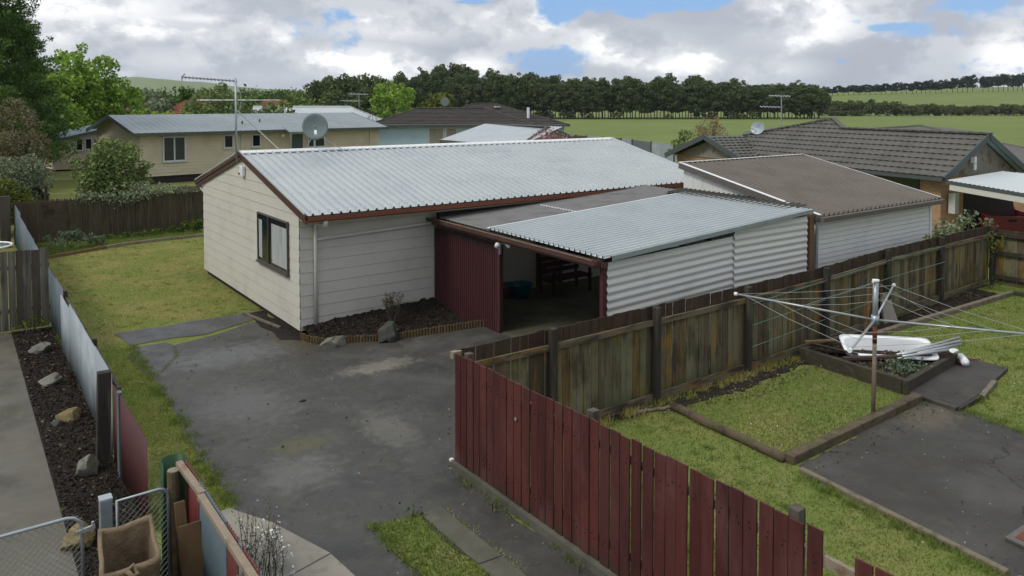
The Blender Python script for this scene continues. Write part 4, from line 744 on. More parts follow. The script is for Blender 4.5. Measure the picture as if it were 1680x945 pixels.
mb=MB();mb.add([(11.0,-6.75,0),(11.5,-6.8,0),(11.42,-6.62,.62),(11.12,-6.6,.66),(11.04,-6.68,0),(11.52,-6.73,0),(11.44,-6.57,.62),(11.14,-6.55,.66)],[(0,1,2,3),(7,6,5,4),(0,4,5,1),(1,5,6,2),(2,6,7,3),(3,7,4,0)]);mb.build('concrete_slab',m['conc'],label='pale concrete slab leaning on the paling fence behind the clothes line',cat='slab')
T=thing('metal_plate','flat rusty metal plate on the yard asphalt at the right edge','plate',(4.1,-12.5,.02));mb=MB();mb.prism([(3.71,-12.10),(3.62,-12.85),(4.5,-12.95),(4.6,-12.13)],.02,.05);p=mb.build('plate_frame',m['gutgrey'],T);mb=MB();mb.prism([(3.80,-12.17),(3.72,-12.78),(4.42,-12.87),(4.5,-12.2)],.05,.056);mb.build('rust_face',m['rust'],p)
# rotary clothes line
CL=thing('rotary_clothes_line','rotary clothes line with four grey arms on a brown post in the back yard','clothes line',(5.76,-9.40,0));hx,hy=5.765,-9.40
mb=MB();mb.tube([(hx,hy,-.1),(hx,hy,1.22)],.032,12);mb.build('lower_post',m['postbr'],CL,smooth=True)
mb=MB();mb.tube([(hx,hy,1.22),(hx,hy,1.56)],.034,12);mb.build('rusty_sleeve',m['rust'],CL,smooth=True)
mb=MB();mb.tube([(hx,hy,1.50),(hx,hy,2.2)],.042,12);mp=mb.build('mast',m['galv'],CL,smooth=True);mb=MB();mb.tube([(hx,hy,2.2),(hx,hy,2.225)],.055,12);mb.tube([(hx-.09,hy,2.205),(hx+.07,hy,2.205)],.018,8);mb.build('head_cap',m['enamel'],mp)
mb=MB();mb.tube([(hx,hy,1.52),(hx,hy,1.66)],.06,12);mb.build('hub',m['galv'],CL,smooth=True)
tips=[];LA=2.2
for k in range(4):
    a=R_(21+90*k);tp=Vector((hx+LA*math.cos(a),hy+LA*math.sin(a),1.70));tips.append(tp);mb=MB();mb.tube([(hx+.03*math.cos(a),hy+.03*math.sin(a),1.59),tp],.0175,10);ar=mb.build('arm',m['galvl'],CL,smooth=True);mb=MB();mb.tube([tp-Vector((math.cos(a),math.sin(a),0))*.03,tp+Vector((math.cos(a),math.sin(a),0))*.02],.031,10);mb.build('end_cap',m['enamel'],ar)
hb=Vector((hx,hy,1.59));mb=MB()
for s in(.95,.72,.5):
    q=[hb+(t-hb)*s+Vector((0,0,.02)) for t in tips]
    for k in range(4): a=q[k];b=q[(k+1)%4];mb.tube([a,(a+b)/2-Vector((0,0,.035)),b],.0032,4)
mb.build('line_cord',m['cordw'],CL)
for k in range(4):
    mb=MB();mb.tube([(hx,hy,2.19),hb+(tips[k]-hb)*.5],.004,4);mb.build('stay_wire',m['rust'] if k%2==0 else m['wire'],CL)
# ------------------------------------------------------------------ left boundary of corrugated sheets
FL=thing('sheet_metal_fence','patchwork fence of blue grey, white and maroon corrugated sheets left of the driveway','fence',(-4.15,5,0))
segs=[(16.0,13.6,'bluefence',1.46,0),(13.6,11.2,'bluefence2',1.33,0),(11.2,8.7,'bluefence',1.30,0),(8.7,5.7,'bluefence2',1.26,0),(5.7,3.35,'bluefence',1.23,0),(3.35,2.2,'bluefence2',1.24,.02),(2.2,.9,'whitefence',1.12,-.01),(.95,-.9,'whitefence',1.19,.01),(-.9,-2.2,'whitefence',1.22,-.01),(-2.2,-3.75,'whitefence',1.20,.01),(-4.0,-4.32,'maroonsheet',1.12,0),(-4.58,-6.2,'maroonsheet',1.15,0)]
for (a,b,mt,h,o) in segs:
    mb=MB();sheet(mb,(-4.16+o,a,-.02),(0,0,h),(0,b-a,0),.078,.022,(-1,0,0),'sine',6);o_=mb.build('metal_sheet',m[mt],FL,smooth=True);s=o_.modifiers.new('t','SOLIDIFY');s.thickness=.003
mb=MB();mb.beam((-4.30,-3.86,-.1),(-4.26,-3.86,1.26),.17,.13,up=(0,1,0));mb.build('timber_post',m['postdk'],FL,bevel=.01);mb=MB();mb.box((-4.2,-4.58,-.05),(-4.15,-4.47,1.16));mb.build('steel_post',m['bluefence'],FL)
mb=MB();mb.box((-4.19,-4.47,-.05),(-4.14,-4.34,1.1));mb.build('timber_post',m['rawwood'],FL)
for y in(14.8,10,7,2.5,-1.5):
    mb=MB();mb.box((-4.10,y-.04,-.05),(-4.03,y+.04,1.1));mb.build('timber_post',m['greypal'],FL)
mb=MB();mb.box((-4.09,-3.8,.9),(-4.04,15.8,.98));mb.build('rail',m['greypal'],FL)
# near piece with the pale rail
FM=thing('rail_topped_fence','low red and blue sheet fence with pale timber rail in the bottom left foreground','fence',(-4.05,-9,0))
y=-7.3;i=0;cw=[.55,.95,.35,.12,.45,.5,.8,.6,.9,.8,.9];cc=['redsheet','bluefence','redsheet','bluefence2','redsheet','bluefence','redsheet','bluefence','redsheet','bluefence','redsheet']
for w_,c_ in zip(cw,cc):
    mb=MB();sheet(mb,(-4.0,y,-.02),(0,0,1.27),(0,-w_,0),.06,.018,(1,0,0),'sine',6);o_=mb.build('metal_sheet',m[c_],FM,smooth=True);s=o_.modifiers.new('t','SOLIDIFY');s.thickness=.003;y-=w_
mb=MB();mb.beam((-4.055,-7.3,1.225),(-4.03,-8.12,1.225),.068,.05);mb.build('rail',m['rail'],FM,bevel=.006);mb=MB();mb.beam((-4.045,-8.13,1.215),(-4.03,-14,1.215),.068,.055);mb.build('rail',m['rail'],FM,bevel=.006)
mb=MB();mb.tube([(-4.125,-7.38,-.1),(-4.125,-7.38,1.20)],.066,14);q_=mb.build('round_post',m['log'],FM,smooth=False);mb=MB();mb.tube([(-4.125,-7.38,1.20),(-4.125,-7.38,1.206)],.060,14);mb.build('cut_top',m['rail'],q_)
for y in(-9.6,-12.):
    mb=MB();mb.tube([(-4.12,y,-.1),(-4.12,y,1.18)],.06,12);mb.build('round_post',m['log'],FM)
mb=MB();n=18;pts=[]
for i in range(n+1): t=math.pi*(1.15-1.35*i/n);pts.append((-4.085+.118*math.cos(t),-7.20+.118*math.sin(t)))
V=[(x,y,-.02) for x,y in pts]+[(x,y,1.24) for x,y in pts];mb.add(V,[(i,i+1,n+2+i,n+1+i) for i in range(n)]);T=mb.build('plastic_wrap',m['green'],FM,smooth=True);s=T.modifiers.new('t','SOLIDIFY');s.thickness=.012
T=thing('timber_offcut','raw brown board standing on end behind the small mesh gate','plank',(-4.1,-7.9,0));mb=MB();mb.beam((-4.10,-7.92,-.02),(-4.15,-7.72,1.02),.10,.025,up=(0,1,0));mb.build('board',m['rawwood'],T)
T=thing('timber_offcut','wider brown board standing against the red and blue sheets','plank',(-4.1,-8.2,0));mb=MB();mb.beam((-4.08,-8.06,-.02),(-4.10,-7.9,.86),.2,.025,up=(0,1,0));mb.build('board',m['rawwood'],T)
# gates
def mesh_gate(name,label,x0,x1,y,h,left_round,right_round,z0=.08,rr=.13):
    T=thing(name,label,'gate',((x0+x1)/2,y,0));mb=MB();pts=[(x0,y,z0)]
    if left_round: pts+=[(x0,y,h-rr),(x0+rr*.3,y,h-rr*.3),(x0+rr,y,h)]
    else: pts+=[(x0,y,h)]
    if right_round: pts+=[(x1-rr,y,h)]+[(x1-rr+rr*math.sin(t),y,h-rr+rr*math.cos(t)) for t in (.5,1.05)]+[(x1,y,h-rr)]
    else: pts+=[(x1,y,h)]
    pts+=[(x1,y,z0)];mb.tube(pts,.0165,10);mb.tube([(x0,y,z0),(x1,y,z0)],.0165,8);mb.build('frame',m['galv'],T,smooth=True)
    mb=MB();s=.062;W_=x1-x0;H_=h-z0
    for k in range(-int(H_/s)-1,int(W_/s)+1):
        for sg in(1,-1):
            a=k*s;p=max(0,a);q=min(W_,a+H_)
            if q-p<.02: continue
            zA,zB=(p-a),(q-a)
            if sg<0: zA,zB=H_-zA,H_-zB
            def okc(xx,zz): return zz
            mb.tube([(x0+p,y+.003*sg,z0+zA),(x0+q,y+.003*sg,z0+zB)],.0022,3,cap=False)
    mb.build('wire_mesh',m['wire'],T);return T
mesh_gate('mesh_gate','wide wire mesh gate with round topped steel frame at the left edge',-6.75,-4.97,-7.42,1.02,False,True)
g_=mesh_gate('mesh_gate','narrow wire mesh panel between the white post and the round timber post',-4.66,-4.19,-7.42,1.06,False,True,rr=.09)
T=thing('gate_post','square grey capped steel post between the two mesh gates','post',(-4.74,-7.25,0));mb=MB();mb.box((-4.795,-7.305,-.1),(-4.685,-7.195,1.03));mb.build('shaft',m['galv'],T,bevel=.006);mb=MB();mb.box((-4.80,-7.31,1.03),(-4.68,-7.19,1.055));mb.build('cap',m['whitefence'],T,bevel=.006)
T=thing('gate_latch','steel latch on the free end of the wide mesh gate','latch',(-4.94,-7.42,.8));mb=MB();mb.beam((-5.02,-7.44,.86),(-4.86,-7.44,.88),.03,.035);mb.tube([(-4.88,-7.44,.84),(-4.88,-7.44,.93)],.014,8);mb.build('bar',m['galvl'],T)
# canvas bin
T=thing('canvas_bag','open square brown canvas bag standing by the mesh gate in the foreground','bag',(-4.68,-8.2,0))
top=[(-4.87,-7.80,1.0),(-4.42,-7.77,1.0),(-4.50,-8.55,.98),(-4.97,-8.58,.98)]
def ringc(f,z,sag=0,n=10):
    cx=sum(p[0] for p in top)/4;cy=sum(p[1] for p in top)/4;o=[]
    for i in range(4):
        a=Vector(top[i]);b=Vector(top[(i+1)%4])
        for k in range(n):
            t=k/n;p=a+(b-a)*t;q=Vector((cx+(p.x-cx)*f,cy+(p.y-cy)*f,z+p.z-1.0));w=noise.noise(Vector((p.x*4,p.y*4,z*3)))*.05*(0.3+sag);dirn=Vector((q.x-cx,q.y-cy,0)).normalized();o.append(q+dirn*w+Vector((0,0,noise.noise(Vector((p.x*5,p.y*5,7)))*.02-.03*math.sin(math.pi*t)*(1 if sag else .6))))
    return o
R=[ringc(.80,.0,.5),ringc(.93,.3,1),ringc(1.0,.65,1),ringc(1.02,.93,.3),ringc(1.05,.97),ringc(1.05,1.0),ringc(.90,1.0),ringc(.88,.97),ringc(.90,.6,1),ringc(.84,.3,1),ringc(.75,.03,.5)]
mb=MB();n=40;V=[p for q in R for p in q];mb.add(V,[(k*n+i,k*n+(i+1)%n,(k+1)*n+(i+1)%n,(k+1)*n+i) for k in range(len(R)-1) for i in range(n)]+[tuple(range(10*n,11*n))]);mb.build('bag_body',m['canvas'],T,smooth=True)
mb=MB();mb.tube([(-4.78,-8.60,.99),(-4.74,-8.66,.95),(-4.69,-8.62,.93),(-4.72,-8.57,1.0),(-4.78,-8.60,.97)],.02,8);mb.build('knot',m['canvas'],T,smooth=True)
wisps('flowering_shrub','thin stemmed shrub with small white flowers beside the rail topped fence','shrub',-3.62,-8.38,.0,18,1.18,.24,m['barkp'],m['lf_dead'],9,.022,22,dots=(.017,.16),rad=.005)
wisps('flowering_shrub','sparser arching stems with white blossoms just right of the flowering shrub','shrub',-3.47,-8.5,.0,12,1.10,.16,m['barkp'],m['lf_dead'],15,.022,20,dots=(.017,.35),rad=.005)
# rock garden
for i,(x,y,r,mt,l) in enumerate([(-4.57,2.10,(.21,.15,.14),'rock','pale pointed rock farthest up the narrow soil bed'),(-4.57,-.05,(.20,.15,.13),'rock','pale flat rock second from the far end of the soil bed'),(-4.50,-2.0,(.19,.16,.12),'rocky','yellowish round rock in the middle of the soil bed'),(-4.54,-4.15,(.15,.17,.17),'rock','tall grey angular rock beside the brown fence post'),(-4.82,-6.0,(.17,.22,.14),'rocky','long yellow brown rock just behind the mesh gate'),(-4.68,-2.12,(.09,.07,.06),'rockdk','small dark rock leaning on the yellowish one')]):
    rock('garden_rock',m[mt],(x,y,r[2]*.55),r,5+i*3,l,group='rocks of the narrow soil bed')
mb=MB();mb.tube([(-4.95,-5.35,.13),(-4.93,-5.35,.17)],.02,6);mb.build('yellow_bud',m['lf_yel'],label='single yellow flower bud in the soil behind the mesh gate',cat='flower')
bush('low_plant','low yellow green plant at the foot of the grey cross fence','plant',-4.62,3.7,.0,.38,.2,.20,m['lf_yel'],leaf=.06,per=1600,n=10,seed=4)
FX=thing('cross_fence','weathered grey board fence across the left side yard','fence',(-6,4.12,0));mb=MB();palings(mb,[(-9,4.12),(-4.2,4.12)],.145,.006,1.73,z0=.03,jit=.015,gj=.8,wj=.15);mb.build('palings',m['greypal'],FX)
for z in(.4,1.35):
    mb=MB();mb.box((-9,4.13,z),(-4.2,4.18,z+.09));mb.build('rail',m['greypal'],FX)
FX=thing('cross_fence','weathered board fence with a tall post at the far left edge beside the brush fence','fence',(-7,15.9,0));mb=MB();palings(mb,[(-10,15.9),(-4.6,15.9)],.145,.006,1.55,z0=.03,jit=.03);mb.build('palings',m['greypal'],FX);mb=MB();mb.box((-4.62,15.75,0),(-4.32,15.9,1.78));mb.build('post',m['greypal'],FX)
T=thing('white_hoop','white rimmed round hoop just above the grey cross fence at the left edge','hoop',(-5.2,10.1,0));mb=MB();pts=[(-5.2+.62*math.cos(t),10.1+.62*math.sin(t),1.0) for t in [2*math.pi*i/40 for i in range(41)]];mb.tube(pts,.03,8);mb.build('rim',m['enamel'],T,smooth=True)
mb=MB()
for i in range(8): t=math.pi*i/8;mb.tube([(-5.2+.6*math.cos(t),10.1+.6*math.sin(t),1.0),(-5.2-.6*math.cos(t),10.1-.6*math.sin(t),1.0)],.01,4)
mb.build('net',m['wire'],T);mb=MB();mb.tube([(-5.2,10.1,0),(-5.2,10.1,1.0)],.03,8);mb.build('stand',m['galv'],T)
# brushwood fence with creeper, border planting
FB=thing('brushwood_fence','dark brushwood fence closing the far end of the lawn','fence',(-1,16,0))
bp=[(-4.2,16.25),(-2.0,16.1),(2.6,16.15),(6,16.2)];mb=MB()
for a,b in zip(bp[:-1],bp[1:]): mb.beam((a[0],a[1],.74),(b[0],b[1],.74),.10,1.46)
mb.build('brush_panel',m['brush'],FB)
P=[]
mb=MB()
for i in range(2600):
    s=random.random();x=-4.2+9.2*s;y=16.02+random.uniform(-.02,.03)+(.12 if x<-2.5 else 0);h=1.5*random.uniform(.5,1.03);z0=random.uniform(-.02,1.55-h);l=random.uniform(-.07,.07);w_=random.uniform(.006,.014)
    mb.face((x-w_,y,z0),(x+w_,y,z0),(x+w_+l,y+.03,z0+h),(x-w_+l,y+.03,z0+h))
mb.build('twigs',m['twig'],FB)
r=np.random.default_rng(3);cl=[((x,16.0+.1*math.sin(x*3),1.45+.10*math.sin(x*2.1)+.14*max(0,(x+2)/3.5)),(.40,.3,.26+.06*math.sin(x*5))) for x in np.arange(-2.1,1.5,.2)]
P=clump_pts(cl,900,r,.3);V,F=leafV(P,.075,r=r);npmesh('creeper',V,F,m['lf_gry'],label='grey green creeper draped over the top of the brushwood fence',cat='creeper',recenter=True)
mb=MB();mb.box((1.0,16.02,1.52),(5.5,16.14,1.72));mb.build('timber_board',m['timber'],label='grey timber board along the top of the brushwood fence beside the house corner',cat='board')
for i,(x,y,a,b,c,mt,l) in enumerate([(-2.85,14.0,.85,.60,.36,'lf_lav','large grey green lavender mound at the left end of the lawn border'),(-1.85,14.35,.36,.3,.2,'lf_lav','small grey green mound beside the large lavender'),(-.3,15.35,.7,.3,.16,'lf_weed','low green weeds along the middle of the brushwood fence'),(1.6,15.4,.55,.3,.26,'lf_weed','bright green weeds at the house end of the brushwood fence'),(.75,15.6,.6,.25,.14,'lf_weed','flat green weeds beside the bright clump'),(-1.3,15.5,.6,.3,.10,'lf_weed','thin green weeds behind the lavender')]):
    bush('border_plant',l,'plant',x,y,0,a,b,c,m[mt],leaf=.06,per=1800,n=16,seed=30+i,cr=max(c*.5,.11),low=-.1)
pt=[(-3.5,12.78),(-2.35,13.3),(-1.7,13.62),(-.98,13.93),(.4,14.08),(1.7,14.2)]
for i,(a,b) in enumerate(zip(pt[:-1],pt[1:])):
    mb=MB();mb.beam((*a,.05),(*b,.05),.07,.11);mb.build('edging_timber',m['rawwood'] if i<2 else m['rail'],label=['dark reddish edging board in front of the large lavender','short orange brown edging board beside the small lavender','pale edging board first to the right of the lavender','long pale edging board in the middle of the lawn border','edging board of the lawn border nearest the house'][i],cat='garden edging')
blades('border_grass',[(-3.9,12.9),(-2.3,13.4),(-.9,14.0),(1.7,14.2),(1.9,15.9),(-4.1,16.0)],900,.10,.02,m['bladeg'],'rank green grass in the border below the brushwood fence')
for i,(x,y,s,l) in enumerate([(-.62,-8.15,.08,'tuft of grass at the foot of the red fence near its corner'),(-.60,-9.7,.08,'small tuft of grass farther along the red fence'),(-1.52,-7.72,.1,'tuft at the corner of the grass island'),(2.95,-2.25,.10,'weeds growing along the log edging near the maroon wall'),(.02,2.75,.12,'green tuft at the foot of the cream gable'),(14.9,-6.9,.12,'bright seedling in the far garden bed'),(16.5,-6.7,.2,'green weeds in the far corner of the yard fence'),(7.9,-10.15,.1,'weeds below the timber edge of the asphalt pad')]):
    bush('weed_tuft',l,'plant',x,y,.0,s*1.7,s*1.2,s,m['lf_weed'],leaf=.035,per=1500,n=8,seed=60+i,low=-.1,cr=s*.4,stems=2)
def specks(name,P,n,size,mt,label,z=.05):
    A=np.array(P);a,b=A.min(0),A.max(0);x=rng.uniform(a[0],b[0],n*3);y=rng.uniform(a[1],b[1],n*3);k=inpoly(x,y,P);x=x[k][:n];y=y[k][:n]
    V,F=leafV(np.stack([x,y,z+rng.uniform(-.01,.02,len(x))],1),size,.9,up=.9);return npmesh(name,V,F,mt,kind='stuff',label=label,cat='flowers')
specks('daisies',bigR,240,.016,m['flower'],'tiny white daisies scattered in the back yard grass');specks('daisies',lawnL,60,.015,m['flower'],'few tiny white daisies in the left lawn')
def clumps(name,P,n,mt,label,h=.10,z=0,holes=()):
    A=np.array(P);a,b=A.min(0),A.max(0);x=rng.uniform(a[0],b[0],n*3);y=rng.uniform(a[1],b[1],n*3);k=inpoly(x,y,P)
    for H_ in holes: k&=~inpoly(x,y,H_)
    x=x[k][:n];y=y[k][:n];x=np.repeat(x,22)+rng.normal(0,.045,len(x)*22);y=np.repeat(y,22)+rng.normal(0,.045,len(y)*22);n=len(x);ang=rng.uniform(0,6.28,n);hh=h*rng.uniform(.3,1.1,n);w_=.006
    V=np.empty((n,3,3),np.float32);V[:,0]=np.stack([x-np.cos(ang)*w_,y-np.sin(ang)*w_,z+0*x],1);V[:,1]=np.stack([x+np.cos(ang)*w_,y+np.sin(ang)*w_,z+0*x],1);V[:,2]=np.stack([x+rng.normal(0,.5,n)*hh,y+rng.normal(0,.5,n)*hh,z+hh],1)
    return npmesh(name,V.reshape(-1,3),np.arange(3*n).reshape(-1,3),mt,kind='stuff',label=label,cat='grass',k=3)
clumps('grass_clumps',lawnL,240,m['bladeg'],'scattered longer grass clumps in the left lawn',.06)
clumps('grass_clumps',bigR,700,m['bladeg'],'scattered longer grass clumps in the back yard',.10,holes=[bedR,plot,pad,soilR])
clumps('grass_clumps',[(-.37,-7),(-.1,-7),(-.1,-14),(-.37,-14)],150,m['bladeg'],'longer grass along the inside of the red fence',.16)
clumps('grass_clumps',[(-.3,-6.97),(7.3,-6.9),(7.3,-7.12),(-.3,-7.12)],120,m['blade'],'longer grass at the foot of the paling fence',.13)
clumps('grass_clumps',[(-4.12,-6.2),(-4.0,-6.2),(-4.0,12),(-4.12,12)],220,m['bladeg'],'longer grass along the sheet metal fence',.15)
clumps('edge_grass',[(-3.28,-6.2),(-3.1,-6.2),(-2.95,1.5),(-3.15,1.5)],150,m['bladeg'],'ragged longer grass hanging over the left driveway edge',.08)
clumps('edge_grass',[(-2.04,-7.6),(-1.96,-7.6),(-1.96,-11),(-2.04,-11)],60,m['bladeg'],'ragged edge of the grass island on its left',.07,.02)
clumps('edge_grass',[(-.56,-7.1),(-.50,-7.1),(-.50,-12),(-.56,-12)],34,m['bladeg'],'thin grass growing along the plinth of the red fence',.06,.01)
clumps('edge_grass',[(-1.13,-7.7),(-1.08,-7.7),(-1.08,-12),(-1.13,-12)],50,m['blade'],'grass in the joint beside the concrete strip',.04,.01)
clumps('edge_grass',[(3.05,-9.9),(3.2,-9.9),(2.95,-13),(2.8,-13)],70,m['bladeg'],'grass hanging over the timber edge of the yard asphalt',.09,.01)
clumps('edge_grass',[(7.1,-10.1),(7.35,-10.1),(7.2,-14),(7.0,-14)],90,m['bladeg'],'ragged grass along the far edge of the yard asphalt',.08,.01)
scatter('leaf_litter',[(-3.0,1),(0,1.5),(.3,-1),(3,-2.5),(1.5,-6.8),(-.5,-6.8),(-.55,-12),(-3,-12)],3.0,.035,m['litter'],'odd fallen leaves on the driveway')
# crack weeds
cr=[(-3.0,1.5),(-2.4,1.47),(-1.5,1.35),(-.6,1.75),(-.15,1.95)]
blades('crack_grass',[(p[0],p[1]-.035) for p in cr]+[(p[0],p[1]+.035) for p in cr[::-1]],1500,.02,.012,m['blade'],'moss and grass in the crack across the far driveway')
blades('crack_grass',[(-2.36,.98),(-2.28,1.0),(-2.36,.3),(-2.85,-.62),(-2.92,-.55),(-2.44,.3)],2600,.03,.014,m['bladeg'],'curved grassy crack beside the broken driveway patch')
mb=MB();mb.beam((-.42,2.6,.03),(-.13,.9,.03),.05,.05);mb.build('edging_timber',m['timber'],label='grey timber let into the ground beside the cream gable',cat='garden edging')
# ------------------------------------------------------------------ neighbouring houses
def V2(p): return Vector(p)
def wdir(R,F): v=r2*R+f2*F; return v.normalized()
def on_wall(O,d,u,v):          # where the sight line of pixel (u,v) meets the wall through O along d -> (s,z)
    p=CAM;q=at(u,v,1)-CAM;n=Vector((-d.y,d.x));t=((O.x-p.x)*n.x+(O.y-p.y)*n.y)/(q.x*n.x+q.y*n.y);w=p+q*t
    return ((w.x-O.x)*d.x+(w.y-O.y)*d.y,w.z)
def ribroof(mb,a,b,c,d,pitch=.3,amp=.03):   # a-b eave, d-c ridge
    a,b,c,d=map(Vector,(a,b,c,d));nr=(b-a).cross(d-a).normalized();nr=nr if nr.z>0 else -nr;sheet(mb,a,d-a,b-a,pitch,amp,nr,'rib')
A=Vector(rf(*(-20.22,42.0)));dl=wdir(.731,.682);dw=Vector((-dl.y,dl.x));nf=-dw;TL,TW=15.3,8.0
T=thing('tan_house','long tan weatherboard house with blue grey gabled roof beyond the brushwood fence','house',(*A,.5))
ze=3.32;kt=.205;ext=lambda z:(0,TW) if z<ze+.05 else ((z-ze-.05)/kt,TW-(z-ze-.05)/kt)
Q=lambda l,w,z:Vector((*(A+dl*l+dw*w),z))
mb=MB();boards(mb,A,dl,-dw,lambda z:(0,TL),.92,ze+.06,.17,.02);boards(mb,A,dw,-dl,ext,.92,4.3,.17,.02);boards(mb,A+dl*TL,dw,dl,ext,.92,4.3,.17,.012);mb.build('wall',m['tan'],T)
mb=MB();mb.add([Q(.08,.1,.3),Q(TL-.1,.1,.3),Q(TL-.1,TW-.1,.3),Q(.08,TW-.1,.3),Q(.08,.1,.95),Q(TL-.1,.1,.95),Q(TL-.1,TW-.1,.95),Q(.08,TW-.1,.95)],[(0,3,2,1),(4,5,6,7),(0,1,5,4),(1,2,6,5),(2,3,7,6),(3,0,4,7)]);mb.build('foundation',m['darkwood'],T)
ov2=.5;zr_=ze+kt*TW/2+.12;e0=zr_-kt*(TW/2+ov2)
mb=MB();ribroof(mb,Q(-.45,-ov2,e0),Q(TL+.4,-ov2,e0),Q(TL+.4,TW/2,zr_),Q(-.45,TW/2,zr_),.35,.02);ribroof(mb,Q(-.45,TW+ov2,e0),Q(TL+.4,TW+ov2,e0),Q(TL+.4,TW/2,zr_),Q(-.45,TW/2,zr_),.35,.02);tr_=mb.build('roof',m['tanroof'],T)
for a,b in((Q(-.45,-ov2,e0-.08),Q(-.45,TW/2,zr_-.08)),(Q(-.45,TW+ov2,e0-.08),Q(-.45,TW/2,zr_-.08)),(Q(TL+.4,-ov2,e0-.08),Q(TL+.4,TW/2,zr_-.08))):
    mb=MB();mb.beam(a,b,.04,.2);mb.build('barge_board',m['tanfas'],T)
mb=MB();mb.beam(Q(-.45,-ov2-.05,e0-.07),Q(TL+.4,-ov2-.05,e0-.07),.10,.14);mb.build('gutter',m['tanfas'],T)
for (u0,v0,u1,v1,mul) in((266,224,305,264,1),(366,221,383,243,0),(412,220,428,241,0),(504,214,533,241,0)):
    s0,z1=on_wall(A,dl,u0,v0);s1,z0=on_wall(A,dl,u1,v1);window(T,A,dl,-dw,s0,s1,z0,z1,m['alu'],m['glassb'] if mul else m['glass'],mull=[(s0+s1)/2] if mul else [],fw=.08,dep=.06)
s0,z1=on_wall(A,dl,477,219);s1,_=on_wall(A,dl,497,219)
mb=MB();P=lambda s,o,z:Vector((*(A+dl*s-dw*o),z));mb.beam(P(s0,.04,.95),P(s0,.04,z1),.1,.06);mb.beam(P(s1,.04,.95),P(s1,.04,z1),.1,.06);mb.beam(P(s0,.04,z1),P(s1,.04,z1),.06,.1);dr=mb.build('door',m['alu'],T)
mb=MB();mb.add([P(s0+.05,.02,.95),P(s1-.05,.02,.95),P(s1-.05,.02,z1-.05),P(s0+.05,.02,z1-.05)],[(0,1,2,3)]);mb.build('door_leaf',m['tanfas'],dr)
mb=MB();mb.add([P(s0-.6,.0,z1+.45),P(s1+.5,.0,z1+.45),P(s1+.5,1.1,z1+.15),P(s0-.6,1.1,z1+.15),P(s0-.6,0,z1+.39),P(s1+.5,0,z1+.39),P(s1+.5,1.1,z1+.09),P(s0-.6,1.1,z1+.09)],[(0,1,2,3),(7,6,5,4),(3,2,6,7),(0,3,7,4),(1,5,6,2)]);mb.beam(P(s0-.5,1.0,.5),P(s0-.5,1.0,z1+.1),.09,.09);mb.build('porch_canopy',m['tanroof'],T)
for u in(396,607):
    s,_=on_wall(A,dl,u,230);mb=MB();mb.tube([P(s,.06,.6),P(s,.06,e0)],.045,8);mb.build('downpipe',m['cream'],T)
mb=MB();p=P(on_wall(A,dl,462,222)[0],.1,on_wall(A,dl,462,222)[1]);mb.tube([p-Vector((*(-dw*.0),0)),p+Vector((*(-dw*.12),0))],.10,10);mb.build('wall_lamp',m['enamel'],T)
for s,w_ in((6.3,1.2),(7.6,1.6)):
    mb=MB();p=Q(s,w_,e0+kt*(w_+ov2));mb.tube([p,p+Vector((0,0,.18))],.05,8);mb.build('roof_vent',m['tanfas'],tr_)
# shed left of it
A2=Vector(rf((88-840)/1271*50,50));T=thing('garden_shed','small tan lean-to building with slate blue roof left of the tan house','shed',(*A2,.5));Q2=lambda l,w,z:Vector((*(A2+dl*l+dw*w),z));zz=lambda l:2.62+.215*l
mb=MB();boards(mb,A2,dl,-dw,lambda z:(0,4.2) if z<2.6 else ((z-2.6)/.215,4.2),.62,3.5,.17,.012);boards(mb,A2,dw,-dl,lambda z:(0,4.4),.62,2.6,.17,.012);mb.build('wall',m['tan'],T)
mb=MB();ribroof(mb,Q2(-.35,-.35,zz(-.3)),Q2(-.35,4.8,zz(-.3)),Q2(4.4,4.8,zz(4.4)),Q2(4.4,-.35,zz(4.4)),.35,.02);mb.build('roof',m['shedroof'],T)
mb=MB();mb.beam(Q2(-.38,-.37,zz(-.38)-.06),Q2(4.4,-.37,zz(4.4)-.06),.04,.14);mb.beam(Q2(-.38,-.37,zz(-.38)-.06),Q2(-.38,4.8,zz(-.38)-.06),.06,.14);mb.build('fascia',m['tanfas'],T)
mb=MB();mb.tube([Q2(-.03,-.06,.6),Q2(-.03,-.06,2.6)],.06,8);mb.build('downpipe',m['cream'],T)
for (u0,v0,u1,v1) in((124,228,136,247),(139,227,151,245),(153,226,158,243)):
    s0,z1=on_wall(A2,dl,u0,v0);s1,z0=on_wall(A2,dl,u1,v1);window(T,A2,dl,-dw,s0,s1,z0,z1,m['alu'],m['glass'],fw=.05)
mb=MB();mb.add([Q2(.05,.05,.3),Q2(4.2,.05,.3),Q2(4.2,4.3,.3),Q2(.05,4.3,.3),Q2(.05,.05,.65),Q2(4.2,.05,.65),Q2(4.2,4.3,.65),Q2(.05,4.3,.65)],[(0,3,2,1),(4,5,6,7),(0,1,5,4),(1,2,6,5),(2,3,7,6),(3,0,4,7)]);mb.build('foundation',m['darkwood'],T)
